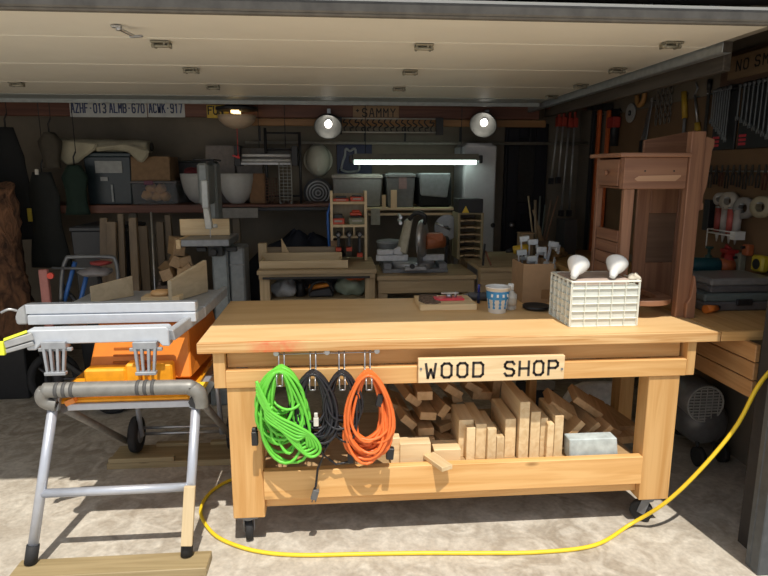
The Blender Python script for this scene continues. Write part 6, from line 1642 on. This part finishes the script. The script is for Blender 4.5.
# bottles and tools standing on the wall bench
WB = .9265
def std(name, lab, cat, px, Y, parts, grp='things standing on the wall bench'):
    x = aty(px, 300, Y).x; t = thing(name, lab, cat, grp)
    for pn, prof, mat in parts: m = MB(); m.lathe(prof, (x, Y, WB), seg=20); m.build(pn, mat, t)
    return settle(t)
std('glue_bottle', 'pale bottle with dark green pump top beside the desk post', 'bottle', 704, 3.15, [('body', [(.035, 0), (.038, .01), (.038, .12), (.030, .16), (.018, .18)], plain('milky_bottle', (.36,.36,.34), .35)), ('pump', [(.019, .181), (.019, .215), (.008, .22), (.008, .25), (.02, .255), (.02, .265)], plain('dark_green_cap', (.02,.07,.06), .4))])
c = Xw(722, 262, .10)
t = thing('caulk_gun', 'red caulking gun with a white base hanging on the pegboard', 'caulk gun')
m = MB(); m.cyl((WF-.06, c.y, c.z-.07), (WF-.06, c.y, c.z+.05), .026, seg=14); m.box(WF-.09, WF-.03, c.y-.03, c.y+.04, c.z+.05, c.z+.07); m.tube([(WF-.06, c.y, c.z+.07), (WF-.06, c.y+.03, c.z+.09), (WF-.06, c.y+.06, c.z+.02)], .01); m.build('body', plain('gun_red', (.42,.03,.03), .4), t)
m = MB(); m.cyl((WF-.06, c.y, c.z-.071), (WF-.06, c.y, c.z-.11), .028, seg=14); m.build('base', plain('nozzle_white', (.48,.46,.44), .4), t)
m = MB(); m.cyl((WF-.0005, c.y, c.z+.03), (WF-.035, c.y, c.z+.03), .005, seg=6); m.build('peg', STEEL, t); settle(t)
for k, (px, py, w, h, mat, lab) in enumerate(((740, 262, .05, .10, plain('cream_pack', (.28,.27,.20), .6), 'cream coloured small spray head pack on the pegboard'), (748, 250, .05, .06, ORANGE, 'small orange object on the pegboard above the yellow one'))):
    c = Xw(px, py, .02); t = thing('hanging_pack', lab, 'pack', 'packs on the pegboard'); m = MB(.006); m.box(WF-.04, WF-.001, c.y-w/2, c.y+w/2, c.z-h/2, c.z+h/2); m.build('body', mat if k == 0 else plain('dull_orange', (.45,.12,.04), .5), t); m = MB(); m.cyl((WF-.041, c.y, c.z+h/4), (WF-.06, c.y, c.z+h/4), .008, seg=8); m.build('knob', BLACK, t); settle(t)
c = Xw(757, 264, .04); t = thing('tape_measure', 'yellow tape measure with black emblem on the pegboard', 'tape measure')
m = MB(.01); m.box(WF-.045, WF-.001, c.y-.045, c.y+.045, c.z-.04, c.z+.045); m.build('body', plain('measure_yellow', (.60,.46,.03), .4), t)
m = MB(); m.cyl((WF-.0455, c.y, c.z), (WF-.047, c.y, c.z), .028, seg=20); m.build('emblem', BLACK, t); settle(t)
# grey cases lying on the bench and teal tool
t = thing('tool_case', 'long grey flat case on the wall bench at the right', 'case', 'cases on the wall bench')
a_ = aty(707, 318, 2.95); m = MB(.008); m.box(1.79, 2.20, 2.72, 3.02, WB, WB+.045); m.build('lower_shell', plain('case_grey', (.13,.12,.12), .5), t); m = MB(.008); m.box(1.79, 2.20, 2.72, 3.02, WB+.046, WB+.085); m.build('upper_shell', plain('case_grey_lid', (.14,.17,.165), .45), t)
m = MB(.003); m.box(1.95, 2.03, 2.705, 2.719, WB+.03, WB+.06); m.build('latch', BLACK, t); settle(t)
t = thing('tool_case', 'smaller grey case stacked on the long one', 'case', 'cases on the wall bench')
m = MB(.008); m.box(1.83, 2.17, 2.74, 3.0, WB+.0855, WB+.12); m.build('lower_shell', plain('case_grey', (.13,.12,.12), .5), t); m = MB(.008); m.obox((2.0, 2.87, WB+.139), (.34, .26, .036)); m.build('upper_shell', plain('case_clear', (.24,.23,.225), .3), t); settle(t)
t = thing('teal_tool', 'dark teal power tool with orange end lying behind the cases', 'power tool')
m = MB(.01); m.cyl((1.95, 3.16, WB+.16), (2.12, 3.12, WB+.16), .045, seg=16); m.box(1.93, 2.0, 3.1, 3.22, WB, WB+.15); m.build('body', TEAL, t); m = MB(); m.cyl((2.12, 3.12, WB+.16), (2.19, 3.10, WB+.16), .042, .03, seg=16); m.build('orange_end', plain('dull_orange', (.45,.12,.04), .5), t); settle(t)
t = thing('orange_nozzle', 'small orange cone nozzle lying at the foot of the desk post', 'nozzle')
p = aty(706, 316, 2.70); m = MB(); m.cyl((p.x-.02, 2.68, WB+.022), (p.x+.05, 2.70, WB+.022), .021, .015, seg=16); m.build('body', plain('nozzle_orange', (.75,.20,.03), .45), t); m = MB(); m.cyl((p.x+.05, 2.70, WB+.022), (p.x+.065, 2.705, WB+.022), .011, seg=12); m.build('tip', BLACK, t)
settle(t)
# upper right wall: saws, chains, hammer
def wall_hang(name, lab, cat, fn, grp='hand tools hung high on the right wall'):
    t = thing(name, lab, cat, grp); fn(t); settle(t)
def peg(t, y, z, d=.03):
    m = MB(); m.cyl((WX-.0005, y, z), (WX-d-.01, y, z), .004, seg=6); m.build('peg', STEEL, t)
def f_clamp(px, dark):
    def f(t):
        a = atx(px, 108, WX-.04); b = atx(px, 262, WX-.04)
        m = MB(.002); m.box(WX-.05, WX-.03, a.y-.045, a.y+.0, b.z, a.z); m.build('bar', plain('clamp_orange', (.62,.13,.03), .5) if not dark else BLACK, t)
        m = MB(.003); m.box(WX-.09, WX-.02, a.y-.05, a.y+.005, a.z-.02, a.z+.03); m.build('head', BLACK, t)
        m = MB(.003); m.box(WX-.09, WX-.02, a.y-.05, a.y+.005, b.z-.02, b.z+.03); m.build('foot', plain('clamp_orange', (.62,.13,.03), .5), t); peg(t, a.y-.02, a.z-.05)
    return f
wall_hang('bar_clamp', 'long orange bar clamp hanging nearest the corner', 'clamp', f_clamp(599, False))
wall_hang('bar_clamp', 'second long orange bar clamp, right of the first', 'clamp', f_clamp(608, False))
wall_hang('bar_clamp', 'black bar hanging left of the orange clamps', 'clamp', f_clamp(593, True))
def grinder_(t):
    c = atx(615, 125, WX-.05)
    m = MB(); m.cyl((WX-.05, c.y, c.z+.12), (WX-.05, c.y, c.z-.16), .03, seg=12); m.build('body', BLACK, t)
    m = MB(.004); m.box(WX-.09, WX-.03, c.y-.05, c.y+.06, c.z-.02, c.z+.06); m.build('red_head', plain('dull_red2', (.40,.04,.03), .5), t); peg(t, c.y, c.z+.1)
wall_hang('hanging_tool', 'black tool with red head hanging right of the orange clamps', 'tool', grinder_)
def disc_(t):
    c = atx(630, 113, WX-.03); m = MB(); m.cyl((WX-.03, c.y, c.z), (WX-.02, c.y, c.z), .07, seg=24); m.build('disc', plain('disc_grey', (.36,.35,.33), .5), t); m = MB(); m.cyl((WX-.036, c.y, c.z), (WX-.0305, c.y, c.z), .02, seg=12); m.build('hub', BLACK, t); peg(t, c.y, c.z)
wall_hang('sanding_disc', 'grey round disc on the upper right wall', 'disc', disc_)
def ring_(t):
    c = atx(641, 93, WX-.05); m = MB(); m.tube([(WX-.05, c.y+math.cos(a)*.055, c.z+math.sin(a)*.085) for a in [2*PI*k/24 for k in range(24)]], .018, seg=8, closed=True); m.build('ring', plain('ring_tan', (.42,.22,.07), .6), t); peg(t, c.y, c.z+.06, .05)
wall_hang('tape_ring', 'orange-tan ring hanging at the top of the right wall', 'ring', ring_)
def saw_(t):
    a = atx(651, 98, WX-.03); b = atx(645, 140, WX-.03)
    m = MB(.0005); m.prism([(a.y, a.z), (a.y-.03, a.z), (b.y-.02, b.z), (b.y+.06, b.z)], WX-.031, WX-.029, 'yz'); m.build('blade', STEEL, t); m = MB(.006); m.box(WX-.04, WX-.02, b.y-.03, b.y+.07, b.z-.12, b.z); m.build('handle', BLACK, t); peg(t, a.y-.015, a.z-.02)
wall_hang('hand_saw', 'hand saw hanging blade up between the ring and the chains', 'saw', saw_)
for k in range(4):
    def chain_(t, k=k):
        a = atx(659+k*4.5, 84-k*1.5, WX-.03); b = atx(659+k*4.5, 130, WX-.03)
        m = MB(); n = int((a.z-b.z)/.036)
        for i in range(n):
            z = a.z-i*.036; fl = i % 2
            m.tube([(WX-.03+(0 if fl else math.cos(q)*.010), a.y+(math.cos(q)*.010 if fl else 0), z+math.sin(q)*.023) for q in [2*PI*j/10 for j in range(10)]], .0038, seg=5, closed=True)
        m.build('links', plain('chain_steel', (.20,.18,.16), .45, .8), t); peg(t, a.y, a.z)
    wall_hang('chain', ['leftmost', 'second', 'third', 'rightmost'][k]+' of the steel chains hanging on the right wall', 'chain', chain_, 'chains on the right wall')
def hammer_(t):
    a = atx(684, 92, WX-.03); b = atx(684, 128, WX-.03)
    m = MB(); m.cyl((WX-.03, a.y, a.z), (WX-.03, b.y-.0, b.z+.06), .017, seg=12); m.build('grip', plain('grip_yellow', (.48,.30,.03), .5), t); m = MB(); m.cyl((WX-.03, b.y, b.z+.06), (WX-.03, b.y, b.z-.03), .01, seg=10); m.build('shaft', GREYM, t); peg(t, a.y, a.z-.01)
wall_hang('pry_tool', 'yellow gripped tool hanging above the desk gallery', 'tool', hammer_)
def cutter_(t):
    a = atx(695, 95, WX-.03); b = atx(697, 128, WX-.03)
    m = MB(); m.cyl((WX-.03, a.y, a.z), (WX-.03, b.y, b.z+.03), .007, seg=10); m.build('shaft', STEEL, t); m = MB(); m.cyl((WX-.03, b.y, b.z+.03), (WX-.03, b.y-.01, b.z-.02), .018, seg=12); m.build('grip', plain('grip_yellow', (.48,.30,.03), .5), t); m = MB(); m.tube([(WX-.03, a.y, a.z), (WX-.03, a.y-.02, a.z+.04), (WX-.03, a.y, a.z+.07)], .006); m.build('hook', GREYM, t); peg(t, a.y, a.z-.01)
wall_hang('long_screwdriver', 'steel tool with a short yellow grip right of the yellow gripped one', 'tool', cutter_)
def rasp_(t):
    a = atx(709, 90, WX-.03); b = atx(709, 160, WX-.03); m = MB(.001); m.box(WX-.034, WX-.026, a.y-.012, a.y+.012, b.z, a.z); m.build('blade', plain('dark_steel', (.06,.055,.05), .5, .5), t); m = MB(); m.cyl((WX-.03, a.y, a.z), (WX-.03, a.y, a.z+.06), .014, seg=10); m.build('handle', BLACK, t); peg(t, a.y, a.z-.02)
wall_hang('long_file', 'long dark file hanging left of the wrench racks', 'file', rasp_)

# red pipe clamps hanging from the beam near the corner
PC = [(559, 117, 551, 182), (564, 117, 558, 181), (570, 118, 561, 214), (575, 118, 569, 214)]
for k, (x0_, y0_, x1_, y1_) in enumerate(PC):
    Y = 5.25; a, b = aty(x0_, y0_, Y), aty(x1_, y1_, Y)
    t = thing('pipe_clamp', ['leftmost', 'second', 'third', 'rightmost'][k]+' of four red headed pipe clamps hanging by the corner', 'clamp', 'pipe clamps by the corner')
    m = MB(); m.cyl(a, b, .009, seg=10); m.build('pipe', plain('clamp_pipe', (.42,.42,.41), .35, .5), t)
    m = MB(.004); m.box(a.x-.02, a.x+.02, Y-.03, Y+.03, a.z-.08, a.z+.0); m.cyl((a.x, Y, a.z), (a.x, Y, a.z+.05), .012, seg=8); m.build('head', plain('clamp_red', (.42,.05,.03), .45), t)
    m = MB(.004); m.box(b.x-.018, b.x+.018, Y-.025, Y+.025, b.z-.02, b.z+.035); m.build('tail_stop', BLACK, t); settle(t)
m = MB(.003); m.box(aty(548,116,5.2).x, WX-.003, 5.2, 5.3, aty(560,112,5.25).z+.02, aty(560,112,5.25).z+.08); one('clamp_shelf', 'dark board the pipe clamps hang from', 'board', m, redw('x'))

# sticks bin and things on the corner bench
t = thing('stick_bin', 'dark upright bin holding thin sticks at the back right', 'bin')
x0, x1, _, z1 = rect(563, 220, 578, 262, 4.75); m = MB(.004); m.box(x0, x1, 4.75, 4.95, .9265, z1); m.build('body', plain('dark_bin', (.045,.04,.04), .7), t); settle(t)
t = thing('dowel_box', 'small box of dowels and sticks on the corner bench', 'box')
x0, x1, _, z1 = rect(532, 240, 551, 262, 4.7); w = .008
m = MB(.002); m.box(x0, x1, 4.66, 4.66+w, BZ+.001, z1); m.box(x0, x1, 4.80, 4.80+w, BZ+.001, z1); m.box(x0, x0+w, 4.66+w, 4.80, BZ+.001, z1); m.box(x1-w, x1, 4.66+w, 4.80, BZ+.001, z1); m.box(x0+w, x1-w, 4.66+w, 4.80, BZ+.001, BZ+.01); m.build('body', wood('dull_box', (.22,.15,.09), (.16,.11,.07), 'x', knots=False), t); settle(t)
ST = [(529, 196, .007, (.34,.26,.16)), (536, 200, .012, (.26,.20,.13)), (541, 196, .008, (.12,.13,.12)), (546, 205, .006, (.10,.13,.12)), (552, 200, .006, (.20,.12,.08)), (559, 196, .006, (.22,.12,.07)), (538, 226, .022, (.33,.22,.12)), (534, 210, .010, (.3,.22,.14))]
sl_ = ['leftmost pale dowel leaning left', 'thick pale stick near the left', 'thin dark rod standing nearly upright', 'grey-green thin rod in the middle', 'thin brown rod leaning right', 'rightmost thin brown stick leaning right', 'short thick brown post in front', 'pale stick close to the thick one']
for k, ((px, py, r_, col), lab) in enumerate(zip(ST, sl_)):
    p = aty(px, py, 4.74); bx = (x0+x1)/2+(k-3.5)*.013; m = MB(); m.cyl((bx, 4.72+.008*(k % 3), BZ+.012), (p.x, 4.76, p.z), r_, seg=10); one('stick', lab+', in the dowel box', 'stick', m, plain('stick_%d' % k, col, .7), 'sticks in the dowel box')
t = thing('yellow_drill', 'yellow and black cordless tool lying on the corner bench', 'drill')
p = aty(518, 252, 4.3); m = MB(.006); m.cyl((p.x-.04, 4.30, BZ+.10), (p.x+.07, 4.28, BZ+.12), .03, seg=14); m.build('body', plain('drill_yellow', (.55,.36,.03), .45), t); m = MB(); m.cyl((p.x-.04, 4.30, BZ+.10), (p.x-.09, 4.31, BZ+.09), .02, .01, seg=12); m.build('chuck', BLACK, t)
m = MB(.005); m.bar((p.x+.03, 4.30, BZ+.09), (p.x+.04, 4.32, BZ+.02), .03, .035, up=(0,1,0)); m.box(p.x-.0, p.x+.09, 4.27, 4.36, BZ+.001, BZ+.03); m.build('battery_grip', BLACK, t); settle(t)
t = thing('dull_box', 'small tan box standing behind the yellow tool', 'box'); x0, x1, _, z1 = rect(520, 234, 534, 262, 4.5); m = MB(.003); m.box(x0, x1, 4.5, 4.6, BZ+.001, z1); m.build('body', wood('tan_box', (.30,.22,.13), (.24,.17,.1), 'x', knots=False), t); m = MB(.002); m.box(x0-.004, x1+.004, 4.496, 4.604, z1, z1+.008); m.build('lid', CARD, t); settle(t)
m = MB(); p = aty(556, 255, 4.4); m.blob((p.x, 4.5, BZ+.05), (.22, .12, .10), 6, .15, zmin=BZ+.001); one('tool_belt', 'brown and yellow tool belt heap on the corner bench', 'tool belt', m, plain('belt_brown', (.22,.13,.05), .8, scale=20, var=.5))

# ---- bits high at the right front corner
t = thing('corner_bracket', 'pale sheet and steel angle high at the right front corner', 'bracket')
m = MB(.002); m.box(1.80, 1.85, 2.42, 2.80, 2.19, 2.30); m.build('pale_sheet', plain('sheet_cream', (.45,.42,.36), .7), t)
m = MB(.002); m.bar((1.86, 2.55, 2.10), (1.86, 2.40, 2.32), .03, .006); m.bar((1.90, 2.40, 2.12), (1.90, 2.62, 2.32), .03, .006); m.build('steel_angle', ZINC, t)
m = MB(.002); m.box(1.82, 1.90, 2.40, 2.44, 2.301, 2.6); m.build('hanger', ZINC, t)
settle(t)
# ---- small clutter
for (px, py0, py1, Y, mat, lab) in ((447, 215, 240, 4.70, plain('disc_silver', (.30,.31,.32), .35, .7), 'silver round saw blade standing behind the mitre saw'),):
    c = aty(px, (py0+py1)/2, Y); m = MB(); m.cyl((c.x, Y, c.z), (c.x+.01, Y+.006, c.z), .001) if 0 else m.cyl((c.x, Y, c.z), (c.x, Y+.004, c.z), .10, seg=36); t = thing('metal_disc', lab, 'saw disc'); m.build('disc', mat, t)
    m = MB(); m.cyl((c.x, Y-.004, c.z), (c.x, Y+.008, c.z), .014, seg=12); m.build('bolt', BLACK, t)
    m = MB(); m.box(c.x-.01, c.x+.01, Y+.004, Y+.016, .8655, c.z); m.build('stand', BLACK, t); settle(t)
